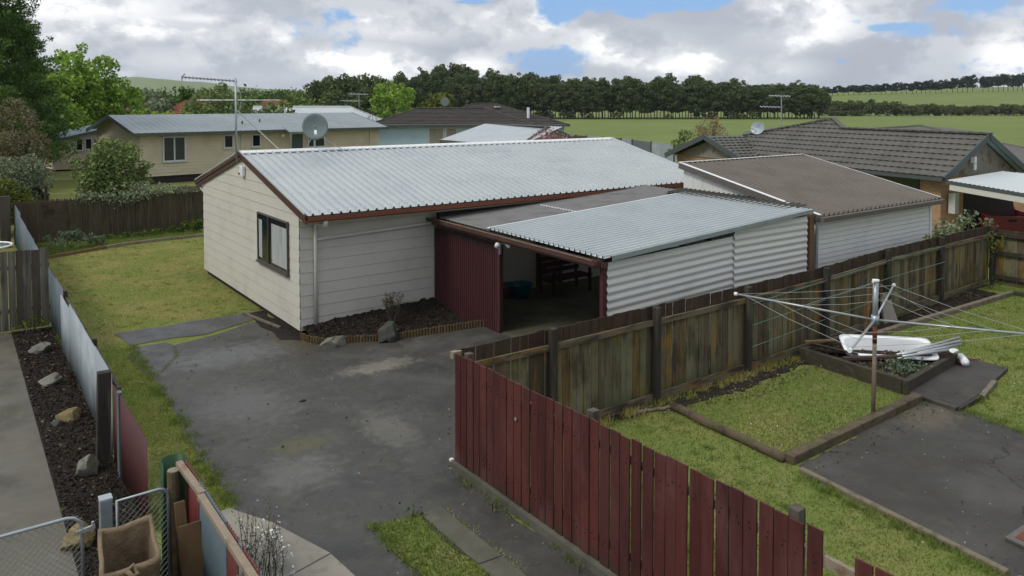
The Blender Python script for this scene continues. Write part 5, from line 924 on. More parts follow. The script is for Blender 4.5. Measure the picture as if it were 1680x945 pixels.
# simple further houses
def boxhouse(name,label,O,d,L,Wd,z0,ze,rise,ridge0,ridge1,wm,rm,ov=.4,tile=True,cat='house',wins=()):
    O=Vector(O);w=Vector((-d.y,d.x));q=lambda l,k,z:Vector((*(O+d*l+w*k),z));T=thing(name,label,cat,(*O,z0))
    mb=MB();mb.add([q(0,0,z0),q(L,0,z0),q(L,Wd,z0),q(0,Wd,z0),q(0,0,ze),q(L,0,ze),q(L,Wd,ze),q(0,Wd,ze)],[(0,1,5,4),(1,2,6,5),(2,3,7,6),(3,0,4,7)])
    if ridge0<=0: mb.face(q(0,0,ze),q(0,Wd,ze),q(0,Wd/2,ze+rise*.93))
    if ridge1>=L: mb.face(q(L,0,ze),q(L,Wd,ze),q(L,Wd/2,ze+rise*.93))
    mb.build('wall',wm,T)
    e=[q(-ov,-ov,ze-.05),q(L+ov,-ov,ze-.05),q(L+ov,Wd+ov,ze-.05),q(-ov,Wd+ov,ze-.05)];r0=q(ridge0-(ov if ridge0<=0 else 0),Wd/2,ze+rise);r1=q(ridge1+(ov if ridge1>=L else 0),Wd/2,ze+rise)
    mb=MB();b=[v-Vector((0,0,.14)) for v in e]
    mb.add(e+[r0,r1],[(0,1,5,4),(2,3,4,5)]+([(3,0,4)] if ridge0>0 else [])+([(1,2,5)] if ridge1<L else []))
    if tile:   # courses as real steps down each slope
        for (a,bb,r_b,r_a) in((e[0],e[1],r1,r0),(e[2],e[3],r0,r1),(e[3],e[0],r0,r0),(e[1],e[2],r1,r1)):
            if (r_a-r_b).length<.01 and ((a-e[3]).length<.01 and ridge0<=0 or (a-e[1]).length<.01 and ridge1>=L): continue
            n=int(((a+bb)/2-(r_a+r_b)/2).length/.36)
            for i in range(1,n): t=i/n;mb.beam(a+(r_a-a)*t+Vector((0,0,.02)),bb+(r_b-bb)*t+Vector((0,0,.02)),.06,.045)
    rr_=mb.build('roof',rm,T)
    mb=MB();mb.tube([r0+Vector((0,0,.03)),r1+Vector((0,0,.03))],.09,6)
    if ridge0>0: mb.tube([e[0],r0],.08,6);mb.tube([e[3],r0],.08,6)
    if ridge1<L: mb.tube([e[1],r1],.08,6);mb.tube([e[2],r1],.08,6)
    mb.build('ridge_cap',rm,rr_)
    mb=MB();mb.beam(e[0]-Vector((0,0,.06)),e[1]-Vector((0,0,.06)),.08,.14);mb.beam(e[0]-Vector((0,0,.06)),e[3]-Vector((0,0,.06)),.08,.14);mb.beam(e[1]-Vector((0,0,.06)),e[2]-Vector((0,0,.06)),.08,.14);mb.build('gutter',m['tanfas'],T)
    for (s0,s1,a,c,pm) in wins: window(T,O,d,-w,s0,s1,a,c,m['alu'],pm,fw=.08)
    return T,q
dA=wdir(1,.10)
T,q=boxhouse('blue_house','pale blue house with long dark brown tiled hip roof in the middle distance',rf((612-840)/1271*58,58),dA,11.8,8,.2,3.35,1.15,3.2,8.6,m['bluewall'],m['tilebr'],wins=((4.1,5.3,1.5,3.1,m['curtd']),(5.4,6.3,1.8,3.1,m['curtd'])))
T2,q2=boxhouse('brown_roofed_house','dark brown tiled hip roof with a white flue behind the blue house',rf((700-840)/1271*64,64),dA,11.5,9,.2,3.15,1.7,4.0,6.0,m['bluewall'],m['tilebr'])
p=q2(8.6,1.2,3.3);mb=MB();mb.tube([p,p+Vector((0,0,1.25))],.12,10);mb.build('flue',m['enamel'],T2)
mb=MB();p=q2(5.9,3.2,4.6);mb.beam(p,p+Vector((.5,0,0)),.3,.06);mb.build('skylight',m['enamel'],T2)
mb=MB();p=Vector((*rf((730-840)/1271*63,63),4.4));mb.tube([p,p+Vector((0,0,.5))],.03,6);pp_=p+Vector((0,0,.65));n=f2;mb.tube([pp_,pp_+Vector((-.02*n.x,-.02*n.y,0))],.36,16);mb.build('satellite_dish',m['dish'],smooth=False,label='round blue grey satellite dish behind the brown tiled roof ridge',cat='satellite dish')
# pale gabled roof in front of it
O=Vector(rf((729-840)/1271*40,40));dG=wdir(.80,.60);wG=Vector((-dG.y,dG.x))
O=Vector(rf((722-840)/1271*41,41));e1=Vector(rf((855-840)/1271*33,33));
T=thing('pale_roofed_garage','low building with pale green grey gabled metal roof just behind the cream house ridge','garage',(*O,0))
a=at(722,228,41);b=at(1010,252,33);c=at(897,206.5,40);d=at(795,202,47);
hh=[a,b-(b-a)*.0,c,d]
eL=at(722,229,41);eR=at(850,240,34);rR=at(897,207,38);rL=at(795,203,45);fR=at(952,228,41)
mb=MB();ribroof(mb,eL,eR,rR,rL,.3,.02);ribroof(mb,fR,fR+(rL-rR),rL,rR,.3,.02);mb.build('roof',m['roof'],T)
mb=MB();mb.beam(eR-Vector((0,0,.08)),rR-Vector((0,0,.08)),.05,.2);mb.beam(fR-Vector((0,0,.08)),rR-Vector((0,0,.08)),.05,.2);mb.build('barge_board',m['frame'],T);mb=MB();mb.beam(eL-Vector((0,0,.12)),eR-Vector((0,0,.12)),.05,.2);mb.build('fascia',m['frame'],T)
mb=MB();zb=lambda v,z:Vector((v.x,v.y,z));i_=(rR+(fR+eR)/2*0) ;mb.face(zb(eL,.2),zb(eR,.2),eR-Vector((0,0,.15)),eL-Vector((0,0,.15)));mb.face(zb(eR,.2),zb(fR,.2),fR-Vector((0,0,.15)),rR-Vector((0,0,.15)),eR-Vector((0,0,.15)));mb.build('wall',m['greyply'],T)
# silver and red roofs further left
dS=wdir(1,.05)
boxhouse('silver_roofed_house','house with long pale silver metal roof behind the tan house',rf((405-840)/1271*70,70),dS,11.2,7,.3,3.2,1.35,0,8.7,m['bluewall'],m['roof'],tile=False)
boxhouse('red_roofed_house','house with red tiled roof among the trees behind the tan house',rf((262-840)/1271*85,85),dS,4.6,8,.3,3.2,1.9,1.2,3.6,m['brick'],m['redtile'])
boxhouse('red_roofed_house','farther house with a red roof to the right of the television antenna',rf((415-840)/1271*110,110),dS,4.4,8,.3,3.4,1.9,.6,3.6,m['brick'],m['redtile'])
def antenna(label,u,v0,v1,d,el,arms):
    b=at(u,v0,d);t=at(u,v1,d);T=thing('television_antenna',label,'antenna',b);mb=MB();mb.tube([b,t],.03,6);mb.build('mast',m['galv'],T);mb=MB()
    for (u0,u1,v,n) in arms:
        a=at(u0,v,d);c=at(u1,v+1,d);mb.tube([a,c],.022,5)
        for i in range(n): p=a+(c-a)*(i+.3)/n;w=Vector((f2.x,f2.y,0))*.35+Vector((.1,0,.05));mb.tube([p-w,p+w],.012,4)
    mb.build('array',m['galvl'],T)
antenna('small television antenna above the silver roof',589,176,153,66,0,((572,604,154,6),(560,588,165,5)))
antenna('television antenna on the charcoal tiled roof against the paddock',1282,213,156,37,0,((1262,1297,157,7),(1247,1281,175,6)))
# ------------------------------------------------------------------ brick house with charcoal tiles
R0,F0=14.86,26.6;qd=Vector((.918,.397));pd_=Vector((-.397,.918));zE=2.4;kb=.643
def Bq(Q,t,z=None): R=R0+qd.x*Q+pd_.x*t;F=F0+qd.y*Q+pd_.y*t;x,y=rf(R,F);return Vector((x,y,zE+kb*Q if z is None else z))
T=thing('brick_house','orange brick house with charcoal tiled gabled roof on the right','house',Bq(.3,.3,0))
def tiles(mb,P0,dU,dV,nU,nV,keep,pu=.30,pv=.33,amp=.035,step=.035):
    """overlapping tile courses: U along the course, V up the slope"""
    dU=dU.normalized();dV=dV.normalized();N=dU.cross(dV).normalized();N=N if N.z>0 else -N;S=4
    for j in range(nV):
        for i in range(nU*S):
            u0=i/S*pu;u1=(i+1)/S*pu;v0=j*pv;v1=(j+1)*pv
            if not keep((u0+u1)/2,(v0+v1)/2): continue
            ph=(j%2)*.5
            h=lambda u:amp*(.5+.5*math.sin(2*math.pi*(u/pu+ph)))
            a=P0+dU*u0+dV*v0;b=P0+dU*u1+dV*v0;c=P0+dU*u1+dV*v1;d=P0+dU*u0+dV*v1
            mb.add([a+N*(h(u0)+step),b+N*(h(u1)+step),c+N*h(u1)*.6,d+N*h(u0)*.6,a-N*.01,b-N*.01],[(0,1,2,3),(4,5,1,0)])
ck=math.sqrt(1+kb*kb)
def topQ(t):
    pts=[(0,2.24),(6.5,2.24),(7.7,2.85),(12,1.43),(13.5,.3),(14.2,0)]
    for (t0,q0),(t1,q1) in zip(pts[:-1],pts[1:]):
        if t0<=t<=t1: return q0+(q1-q0)*(t-t0)/(t1-t0)
    return 0
U3=(Bq(0,1,zE)-Bq(0,0,zE));V3=(Bq(1,0)-Bq(0,0))
mb=MB();tiles(mb,Bq(0,0),U3,V3,48,11,lambda u,v:v/ck<topQ(u)+.05);rb=mb.build('roof',m['tile'],T)
mb=MB();nV=Bq(1,0,zE-kb)-Bq(0,0);P0=Bq(2.24,0);tiles(mb,P0,U3,nV,22,9,lambda u,v:v/ck<2.3 and u<6.5);mb.build('roof',m['tile'],T)
mb=MB();P1=Bq(2.85,7.7);mb.face(P1,Bq(5.2,9.2,2.6),Bq(7.5,16,2.6),Bq(1.43,12));mb.face(P1,Bq(1.43,12),Bq(4,15,3.4));mb.face(P1,Bq(2.24,6.5),Bq(4.5,6.5,2.4),Bq(5.2,9.2,2.6));mb.build('roof',m['tile'],T)
mb=MB()
for a,b in((Bq(2.24,-.1),Bq(2.24,6.6)),(Bq(2.24,6.5),P1),(P1,Bq(1.43,12)),(P1,Bq(5.2,9.2,2.65))):
    n=max(2,int((b-a).length/.38))
    for i in range(n): mb.beam(a+(b-a)*(i/n)+Vector((0,0,.05)),a+(b-a)*((i+.97)/n)+Vector((0,0,.075)),.2,.06)
mb.build('ridge_tiles',m['tile'],rb)
# left small gable
Gl=Bq(-.95,12,3.36);gr=Bq(1.50,12,3.36);eA=Bq(-.95,9.2,2.42);eB=Bq(-.95,15.2,2.3)
mb=MB();dv=(Gl-eA);tiles(mb,eA,gr-Gl,dv,10,int(dv.length/.33)+1,lambda u,v:True,pv=dv.length/(int(dv.length/.33)+1));dv=(Gl-eB);tiles(mb,eB,gr-Gl,dv,9,int(dv.length/.33)+1,lambda u,v:True,pv=dv.length/(int(dv.length/.33)+1));mb.build('roof',m['tile'],T)
mb=MB();mb.beam(Gl+Vector((0,0,-.02)),eA+Vector((0,0,-.06)),.06,.24);mb.beam(Gl+Vector((0,0,-.02)),eB+Vector((0,0,-.06)),.06,.24);mb.build('barge_board',m['tanfas'],T)
mb=MB();Gi=Bq(-.5,12,3.2);mb.face(Bq(-.5,9.6,2.3),Bq(-.5,14.8,2.3),Gi);mb.build('gable_panel',m['greyply'],T)
mb=MB();mb.add([Bq(-.45,9.6,0),Bq(-.45,14.8,0),Bq(-.45,14.8,2.3),Bq(-.45,9.6,2.3)],[(0,1,2,3)]);mb.add([Bq(.35,.35,0),Bq(.35,12,0),Bq(.35,12,2.5),Bq(.35,.35,2.5)],[(0,1,2,3)]);mb.add([Bq(.35,.35,0),Bq(4.2,.35,0),Bq(4.2,.35,2.5),Bq(.35,.35,2.5)],[(0,1,2,3)]);mb.build('brick_wall',m['brick'],T)
mb=MB();mb.add([Bq(1.5,.31,0),Bq(4.15,.31,0),Bq(4.15,.31,2.1),Bq(1.5,.31,2.1),Bq(1.5,.345,0),Bq(4.15,.345,0),Bq(4.15,.345,2.1),Bq(1.5,.345,2.1)],[(0,1,2,3),(0,3,7,4),(3,2,6,7)]);mb.build('dark_opening_panel',m['darkwood'],T)  # panel coloured dark to stand for the shade in the garage opening
mb=MB();mb.beam(Bq(.33,1.2,1.95),Bq(.33,3.2,1.95),.06,.75);mb.build('window',m['glass'],T)
mb=MB();mb.face(Bq(.3,.3,2.4),Bq(4.3,.3,2.4),Bq(2.26,.3,3.72));gp=mb.build('gable_panel',m['greyply'],T)
mb=MB();mb.beam(Bq(0,-.05,2.40)+Vector((0,0,-.05)),Bq(2.24,-.05)+Vector((0,0,-.05)),.05,.20);mb.build('barge_board',m['tanfas'],T);mb=MB();mb.beam(Bq(4.55,-.05,2.36),Bq(2.24,-.05)+Vector((0,0,-.05)),.05,.20);mb.build('barge_board',m['tanfas'],T)
mb=MB();mb.add([Bq(4.45,-.02,2.36),Bq(2.35,-.02,3.70),Bq(2.35,.29,3.70),Bq(4.45,.29,2.36)],[(0,1,2,3)]);mb.build('soffit',m['bluewall'],T)
mb=MB();mb.beam(Bq(-.03,0,2.33),Bq(-.03,12,2.33),.1,.12);mb.build('gutter',m['tanfas'],T)
p=Bq(1.75,.22,2.95);mb=MB();mb.box((p.x-.1,p.y-.12,p.z-.1),(p.x+.06,p.y+.02,p.z+.12));mb.tube([p+Vector((-.02,-.1,-.12)),p+Vector((-.02,-.1,-.35))],.05,8);mb.build('security_light',m['enamel'],T)
p=Bq(.8,.28,1.45);mb=MB();mb.box((p.x-.17,p.y-.2,p.z-.35),(p.x+.12,p.y+.02,p.z+.35));mb.build('meter_box',m['alu'],T)
mb=MB();q=Bq(1.62,11.2,3.3);mb.tube([q+Vector((0,0,-.1)),q+Vector((0,0,.30))],.03,6);mb.tube([q+Vector((0,0,.3)),q+Vector((-.4,.1,.45))],.02,6)
dd=Vector((-.85,-.25,.35)).normalized();c=q+Vector((.05,0,.42));uu=dd.cross(Vector((0,0,1))).normalized();vv=uu.cross(dd);n=20;V=[c]+[c+dd*.10+(uu*math.cos(2*math.pi*i/n)+vv*math.sin(2*math.pi*i/n))*.33 for i in range(n)];mb.add(V,[(0,1+i,1+(i+1)%n) for i in range(n)]);o=mb.build('satellite_dish',m['galv'],label='small grey satellite dish on the valley of the charcoal tiled roof',cat='satellite dish')
# second tiled roof behind, and a sliver of a third at the edge
T3=thing('tiled_house','charcoal tiled hip roof showing behind the ridge of the brick house','house',Bq(6,12,0))
mb=MB();a,b=at(1392,214,38),at(1512,206.5,38);c=at(1590,226,36);e=at(1400,240,35);mb.face(e,c,b,a);mb.face(b,c,at(1600,215,46),at(1530,207,44));mb.face(a,b,at(1530,207,44),at(1400,210,44));mb.build('roof',m['tile'],T3);mb=MB();mb.tube([a,b],.07,6);mb.tube([b,c],.07,6);mb.build('ridge_tiles',m['tile'],T3)
mb=MB();
for s,t_ in((at(1400,239,35.2),at(1588,227,36.2)),):
    mb.face(Vector((s.x,s.y,0)),Vector((t_.x,t_.y,0)),t_,s)
mb.build('wall',m['brick'],T3)
T4=thing('tiled_house','sliver of another charcoal tiled roof at the right edge behind the gable','house',at(1690,300,36));a,b,c,d=at(1645,236,36),at(1780,262,33),at(1780,300,30),at(1660,268,32);mb=MB();mb.face(d,c,b,a);mb.build('roof',m['tile'],T4);mb=MB();mb.tube([a,b],.07,6);mb.build('ridge_tiles',m['tile'],T4);mb=MB();mb.face(Vector((d.x,d.y,0)),Vector((c.x,c.y,0)),c,d);mb.build('wall',m['brick'],T4)
# its carport and the red pickup
CQ=thing('pale_roofed_carport','carport with pale translucent roof joined to the brick house at the right edge','carport',Bq(2,-1,0))
a=Bq(.1,-.25,2.28);b=Bq(3.2,-5.5,2.10);e1=at(1553,296,26.3);e2=at(1720,324,23.6);g1=at(1645,281,27.6);g2=at(1860,300,26);
mb=MB();sheet(mb,e1,g1-e1,e2-e1,.15,.02,(0,0,1));mb.face(g1,g2,g2+(e2-e1)*.9,e2) ;mb.build('roof',m['clearroof'],CQ)
mb=MB();mb.beam(e1-Vector((0,0,.06)),e2-Vector((0,0,.06)),.08,.10);mb.build('gutter',m['tanfas'],CQ);mb=MB();mb.beam(e1-Vector((0,0,.21)),e2-Vector((0,0,.21)),.05,.19,ext=-.12);mb.build('fascia',m['cream'],CQ)
mb=MB();w=Bq(4.2,.35,0);w2=Bq(4.2,6,0);
mb.add([w,w2,w2+Vector((0,0,2.4)),w+Vector((0,0,2.4))],[(0,1,2,3)]);w3=Bq(10,4.5,0);w4=Bq(4.2,4.5,0);mb.add([w4,w3,w3+Vector((0,0,2.2)),w4+Vector((0,0,2.2))],[(0,1,2,3)]);w5=Vector((*rf(22.5,26),0));mb.add([w3,w5,w5+Vector((0,0,2.2)),w3+Vector((0,0,2.2))],[(0,1,2,3)]);mb.build('back_wall',m['darkwood'],CQ)
mb=MB();p=e2+Vector((0,0,-.3));mb.beam(Vector((p.x,p.y,0)),p,.1,.1);mb.build('post',m['tan'],CQ)
# pickup, rear towards us. local frame: X right, Y forward (away)
T=thing('pickup_truck','red pickup truck parked nose in under the pale carport at the right edge','pickup truck');hd=R_(-12+4)
def P_(name,mb,mt,par=None,bev=0,sm=False): return mb.build(name,mt,par or T,local=True,bevel=bev,smooth=sm)
mb=MB();mb.box((-.80,.05,.45),(.80,.12,.98));tg=P_('tailgate',mb,m['redpaint'],None,.02)
mb=MB();mb.box((-.13,.03,.80),(.13,.052,.88));P_('handle',mb,m['tyre'],tg)
mb=MB();mb.box((-.84,.13,.4),(-.76,2.1,1.0));mb.box((.76,.13,.4),(.84,2.1,1.0));mb.box((-.8,.13,.5),(.8,2.1,.56));P_('bed',mb,m['redpaint'],None,.03)
mb=MB();c=[(-.80,2.12,.45),(.80,2.12,.45),(.80,3.9,.45),(-.80,3.9,.45),(-.80,2.12,1.02),(.80,2.12,1.02),(.80,3.9,1.0),(-.80,3.9,1.0),(-.66,2.25,1.5),(.66,2.25,1.5),(.66,3.3,1.5),(-.66,3.3,1.5)];mb.add(c,[(0,3,2,1),(0,1,5,4),(1,2,6,5),(2,3,7,6),(3,0,4,7),(4,5,9,8),(5,6,10,9),(6,7,11,10),(7,4,8,11),(8,9,10,11)]);cb=P_('cab',mb,m['redpaint'],None,.05)
mb=MB();mb.add([(-.62,2.085,1.10),(.62,2.085,1.10),(.56,2.185,1.43),(-.56,2.185,1.43)],[(0,1,2,3)]);P_('rear_window',mb,m['glassb'],cb)
mb=MB();mb.box((-.80,3.9,.45),(.80,5.0,.95));P_('bonnet',mb,m['redpaint'],None,.06)
mb=MB();mb.box((-.85,-.06,.36),(.85,.04,.47));bp_=P_('rear_bumper',mb,m['chrome'],None,.02)
mb=MB();mb.box((-.20,-.075,.36),(.16,-.062,.47));P_('number_plate',mb,m['plate'],bp_)
for sx in(-1,1):
    mb=MB();mb.box((sx*.83-.05 if sx>0 else -.88,.03,.55),(.88 if sx>0 else -.78,.09,.85));P_('tail_lamp',mb,m['redsheet'],None,.01)
    for yy in(.95,4.2):
        mb=MB();mb.tube([(sx*.62,yy,.33),(sx*.82,yy,.33)],.33,20);t_=P_('wheel',mb,m['tyre'],None,.02);mb=MB();mb.tube([(sx*.80,yy,.33),(sx*.835,yy,.33)],.19,16);P_('rim',mb,m['chrome'],t_)
pk=at(1662,372,27.2);T.location=(pk.x,pk.y,.0);T.rotation_euler=(0,0,YAW-R_(90)-R_(14))
bush('rambling_shrub','loose cream and green variegated shrub behind the corner of the paling fence','shrub',*at(1583,390,22.5)[:2],.2,1.05,.6,1.0,m['lf_gry'],leaf=.09,per=520,n=18,seed=77,cr=.30)
bush('rambling_shrub','low dark leafy shrub between the garage corner and the paling fence','shrub',*at(1555,385,21.2)[:2],.0,.8,.5,.75,m['lf_mid'],leaf=.08,per=700,n=12,seed=79)
wisps('rambling_shrub','sparse yellow leaved stems hanging over the corner post of the paling fence','shrub',*at(1622,390,21.3)[:2],.5,16,1.3,.5,m['bark'],m['lf_yel'],81,.07,18)
T=thing('lime_leaf_plant','bright lime leaf clump poking over the fence at the garage corner','plant',*[at(1524,388,19.2)]);V,F=leafV(clump_pts([((0,0,-.05),(.20,.1,.16))],1500,np.random.default_rng(5),.2),.1);npmesh('foliage',V,F,m['bladeg'],T,local=True)
# pale paddock boundary fence
PF=thing('paddock_fence','pale and dark corrugated panels fencing the paddock behind the houses','fence',at(1000,260,66))
pts_=[(905,219,.0),(926,221,0),(944,222,1),(962,223,0),(989,225,1),(1019,227,0),(1037,229.5,2),(1068,233,0),(1106,238,0),(1135,242,0)]
for i in range(len(pts_)-1):
    u0,v0,c_=pts_[i];u1,v1,_=pts_[i+1]
    d0=78-(u0-905)*.095;d1=78-(u1-905)*.095;a=at(u0+.5,v0,d0);b=at(u1-.5,v1,d1);mb=MB();mb.face(Vector((a.x,a.y,-.1)),Vector((b.x,b.y,-.1)),b,a);q=mb.build('panel',m[['whitefence','frame','bluefence2'][int(c_)]],PF);s=q.modifiers.new('t','SOLIDIFY');s.thickness=.04
    mb=MB();mb.beam((a.x,a.y,0),(a.x,a.y,a.z+.05),.12,.12);mb.build('post',m['greypal'],PF)
# ------------------------------------------------------------------ trees
def tr(label,u,vt,d,rad,mt,name='leafy_tree',vb=None,**k):
    x,y=xy(u,d);zg_=float(hgt(x,y));top=at(u,vt,d).z;return tree(name,label,'tree',x,y,zg_,top-zg_,rad,m[mt],**k)
def cone_conifer(label,u,d,vt,Rm,h_extra,seed,n,mt='lf_con'):
    r=np.random.default_rng(seed);x,y=xy(u,d);z=float(hgt(x,y));h=at(u,vt,d).z-z;T=thing('conifer_tree',label,'tree',(x,y,z));cl=[];mb=MB();mb.tube([(0,0,-.2),(0,0,h*.97)],[.28,.03],8)
    for k in range(n):
        t=r.random()**.85;zz=h*(.10+.88*t);R=Rm*(1-t)**.62*(.80+.35*r.random());a=r.uniform(0,6.28);q=(.42+.5*(1-t))*r.uniform(.7,1.25)
        kk=r.uniform(.45,1.0);c=(R*kk*math.cos(a),R*kk*math.sin(a),zz-.25*kk);cl.append((c,(q,q,q*.55)))
        cl.append(((R*1.08*math.cos(a),R*1.08*math.sin(a),zz+.05),(q*.45,q*.45,q*.28)))
        if k%6==0: mb.tube([(0,0,zz-.3),c],[.05,.015],5)
    mb.build('trunk',m['bark'],T,local=True);P=clump_pts(cl,780,r,.35);V,F=leafV(P,.15,.4,r=r);npmesh('crown',V,F,m[mt],T,local=True)
cone_conifer('huge dark conifer at the top left edge of the picture',-50,40,-190,4.4,0,1,480)
cone_conifer('lower dark conifer between the huge one and the bright green tree',26,47,20,2.6,0,24,240)
tr('tall bright green spring tree beside the dark conifer',132,78,62,3.1,'lf_lime',n=95,leaf=.22,per=170,zr=4.1,seed=2,cr=.85,limbs=14)
tr('bright green tree, right hand shoulder of the bright clump',184,122,64,2.3,'lf_lime',n=55,leaf=.22,per=170,zr=3.2,seed=22,cr=.7)
tr('bright green tree tucked between the dark conifer and the tall bright one',86,108,58,2.4,'lf_lime',n=55,leaf=.22,per=170,zr=3.8,seed=23,cr=.75)
tr('rounded olive brown small tree at the left edge above the grey shrub',28,168,36,1.28,'lf_brn',n=60,leaf=.085,per=560,zr=1.85,seed=3,cr=.42)
tr('second olive brown tree cut by the left edge',-20,178,38,1.1,'lf_brn',n=24,leaf=.09,per=560,zr=1.7,seed=31,cr=.5)
bush('rounded_shrub','grey green rounded shrub at the left edge above the yellow green one','shrub',*xy(33,31.5),.4,1.05,.9,1.30,m['lf_gry'],leaf=.07,per=950,n=60,seed=6,low=-.7)
bush('rounded_shrub','yellow green shrub with tiny orange flowers at the left edge by the grey post','shrub',*xy(10,28.2),.0,.85,.7,1.2,m['lf_yel'],leaf=.07,per=1000,n=50,seed=7,low=-.7)
bush('rounded_shrub','large rounded mid green shrub in front of the tan house gable','shrub',*xy(184,35),.45,1.70,1.4,1.42,m['lf_mid'],leaf=.10,per=620,n=85,seed=8,low=-1,cr=.5)
bush('rounded_shrub','lower spreading part of green shrub reaching down to the brushwood fence','shrub',*xy(225,34),.4,1.5,.7,.55,m['lf_gry'],leaf=.09,per=620,n=26,seed=9,low=-.5,cr=.32)
bush('rounded_shrub','dark shrub hiding the foot of the shed wall','shrub',*xy(160,46),.5,1.1,.8,.75,m['lf_con'],leaf=.10,per=420,n=16,seed=10)
rd=thing('timber_ramp_fence','short dark stained fence with pale capping beside the neighbour lawn','fence',(*xy(62,31),.3))
a=at(52,293,36);b=at(78,318,30);mb=MB();mb.face(Vector((a.x,a.y,.4)),Vector((b.x,b.y,.2)),b,a);q=mb.build('panel',m['barge'],rd);s=q.modifiers.new('t','SOLIDIFY');s.thickness=.05;mb=MB();mb.beam(a,b,.1,.05);mb.build('capping',m['timber'],rd);mb=MB();c=at(38,311,31.5);d_=at(68,306,31.5);mb.beam(c,d_,.06,.06);mb.build('rail',m['timber'],rd)
mb=MB();mb.face(Vector((c.x,c.y,.2)),Vector((d_.x,d_.y,.2)),d_,c);q=mb.build('panel',m['darkwood'],rd);s=q.modifiers.new('t','SOLIDIFY');s.thickness=.05
mb=MB();e_=at(75,305,30);mb.tube([Vector((e_.x,e_.y,.2)),e_],.06,8);mb.build('post',m['postdk'],rd)
specs=[(205,152,90,2.6,'lf_brn','brownish tree edge just right of the bright green tree'),(233,146,100,3.2,'lf_gry','pale blossoming tree in front of the far hill'),(258,156,88,2.8,'lf_gry','grey green shrubby tree left of the dark conifer group'),(226,170,80,2.2,'lf_brn','low olive tree above the left end of the tan house roof'),
(262,176,62,1.4,'lf_lime','low yellow green bush just over the tan house ridge'),(236,178,61,1.2,'lf_lime','second low yellow green bush just over the tan house ridge'),(343,150,95,3.0,'lf_mid','mid green tree left of the antenna mast'),(368,128,92,3.0,'lf_mid','tallest green tree behind the antenna mast'),(398,150,98,3.0,'lf_mid','green tree right of the antenna mast'),(355,168,78,2.4,'lf_con','dark green bushy tree below the antenna arms'),(330,166,84,2.6,'lf_mid','bushy tree at the right end of the red roof'),(380,172,76,2.2,'lf_mid','low green tree under the middle of the antenna arms'),
(428,163,68,1.6,'lf_gry','pale blossom tree below the right antenna arm'),(458,160,66,1.5,'lf_mid','green tree at the left end of the silver roof'),(480,158,95,2.2,'lf_lime','yellow green rounded tree beyond the silver roof'),(445,148,130,3.6,'lf_con','dark tree on the skyline right of the antenna'),(420,150,140,3.6,'lf_con','dark skyline tree close to the antenna'),(495,150,130,3.2,'lf_mid','skyline tree before the shelter belt begins'),(470,148,150,4,'lf_con','dark tree in the middle of the gap before the shelter belt')]
for i,(u,vt,d,rad,mt,l) in enumerate(specs): tr(l,u,vt,d,rad,mt,n=22,leaf=.3 if d<100 else .42,per=70 if d<100 else 36,zr=min(rad*1.1,(5-(vt-168)*d/1271)*.48),seed=100+i,cr=rad*.4)
for i,(u,vt) in enumerate([(286,146),(297,138),(307,132),(316,147)]): tr(['narrow dark conifer at the left of its row of four','dark conifer second of the row of four','tallest of the four narrow dark conifers','narrow dark conifer at the right of its row of four'][i],u,vt,98,1.0,'lf_con','conifer_tree',n=16,leaf=.3,per=90,zr=2.7,seed=140+i,cr=.55)
specs=[(520,128,150,5.0,'lf_belt'),(540,122,156,5.5,'lf_belt'),(562,118,150,5.5,'lf_belt'),(585,120,158,5.5,'lf_belt'),(605,122,150,5.0,'lf_belt'),(628,122,160,5.0,'lf_belt'),(610,140,135,4.6,'lf_belt'),(570,145,130,4.8,'lf_belt'),(535,150,130,4,'lf_mid')]
nm=['first dark tree at the left end of the near clump','second dark tree of the near clump','high brownish tree of the near clump','broad tree at the top of the near clump','tree just right of the top of the near clump','rightmost tree of the near clump joining the belt','lower tree at the front right of the near clump','lower tree at the front of the near clump','paler tree at the left foot of the near clump']
for i,(u,vt,d,rad,mt) in enumerate(specs): tr(nm[i],u,vt,d,rad*.72,mt,n=40,leaf=.5,per=34,zr=5.2 if vt<130 else 4.0,seed=160+i,cr=rad*.26)
tr('rounded bright green tree standing out before the shelter belt',648,131,118,3.3,'lf_lime',n=80,leaf=.30,per=80,zr=4.3,seed=180,cr=.95)
tr('small round yellowish tree above the brown tiled roof',720,152,90,2.2,'lf_yel',n=44,leaf=.28,per=110,zr=2.7,seed=181,cr=.8)
tr('leafless bronze twigged tree in front of the paddock',1166,192,60,1.5,'lf_bronze','bare_tree',n=44,leaf=.11,per=130,zr=1.9,seed=182,cr=.5,limbs=24)
bush('rounded_shrub','green and yellow shrub beside the small brick gable','shrub',*xy(1116,57),0,1.1,.9,1.6,m['lf_mid'],leaf=.14,per=260,n=24,seed=183)
tr('pink magnolia in blossom just over the cream house ridge',900,211,30,.80,'lf_pink','magnolia_tree',n=44,leaf=.075,per=200,zr=.75,seed=184,cr=.34,limbs=20)
tr('second pink blossoming branch group at the end of the pale roof',932,216,31,.5,'lf_pink','magnolia_tree',n=16,leaf=.07,per=170,zr=.5,seed=185,cr=.26,limbs=12)
tr('pinkish bare branched tree at the right end of the silver roof',612,178,64,1.1,'lf_bronze','bare_tree',n=20,leaf=.1,per=36,zr=1.3,seed=186,cr=.45,limbs=20)
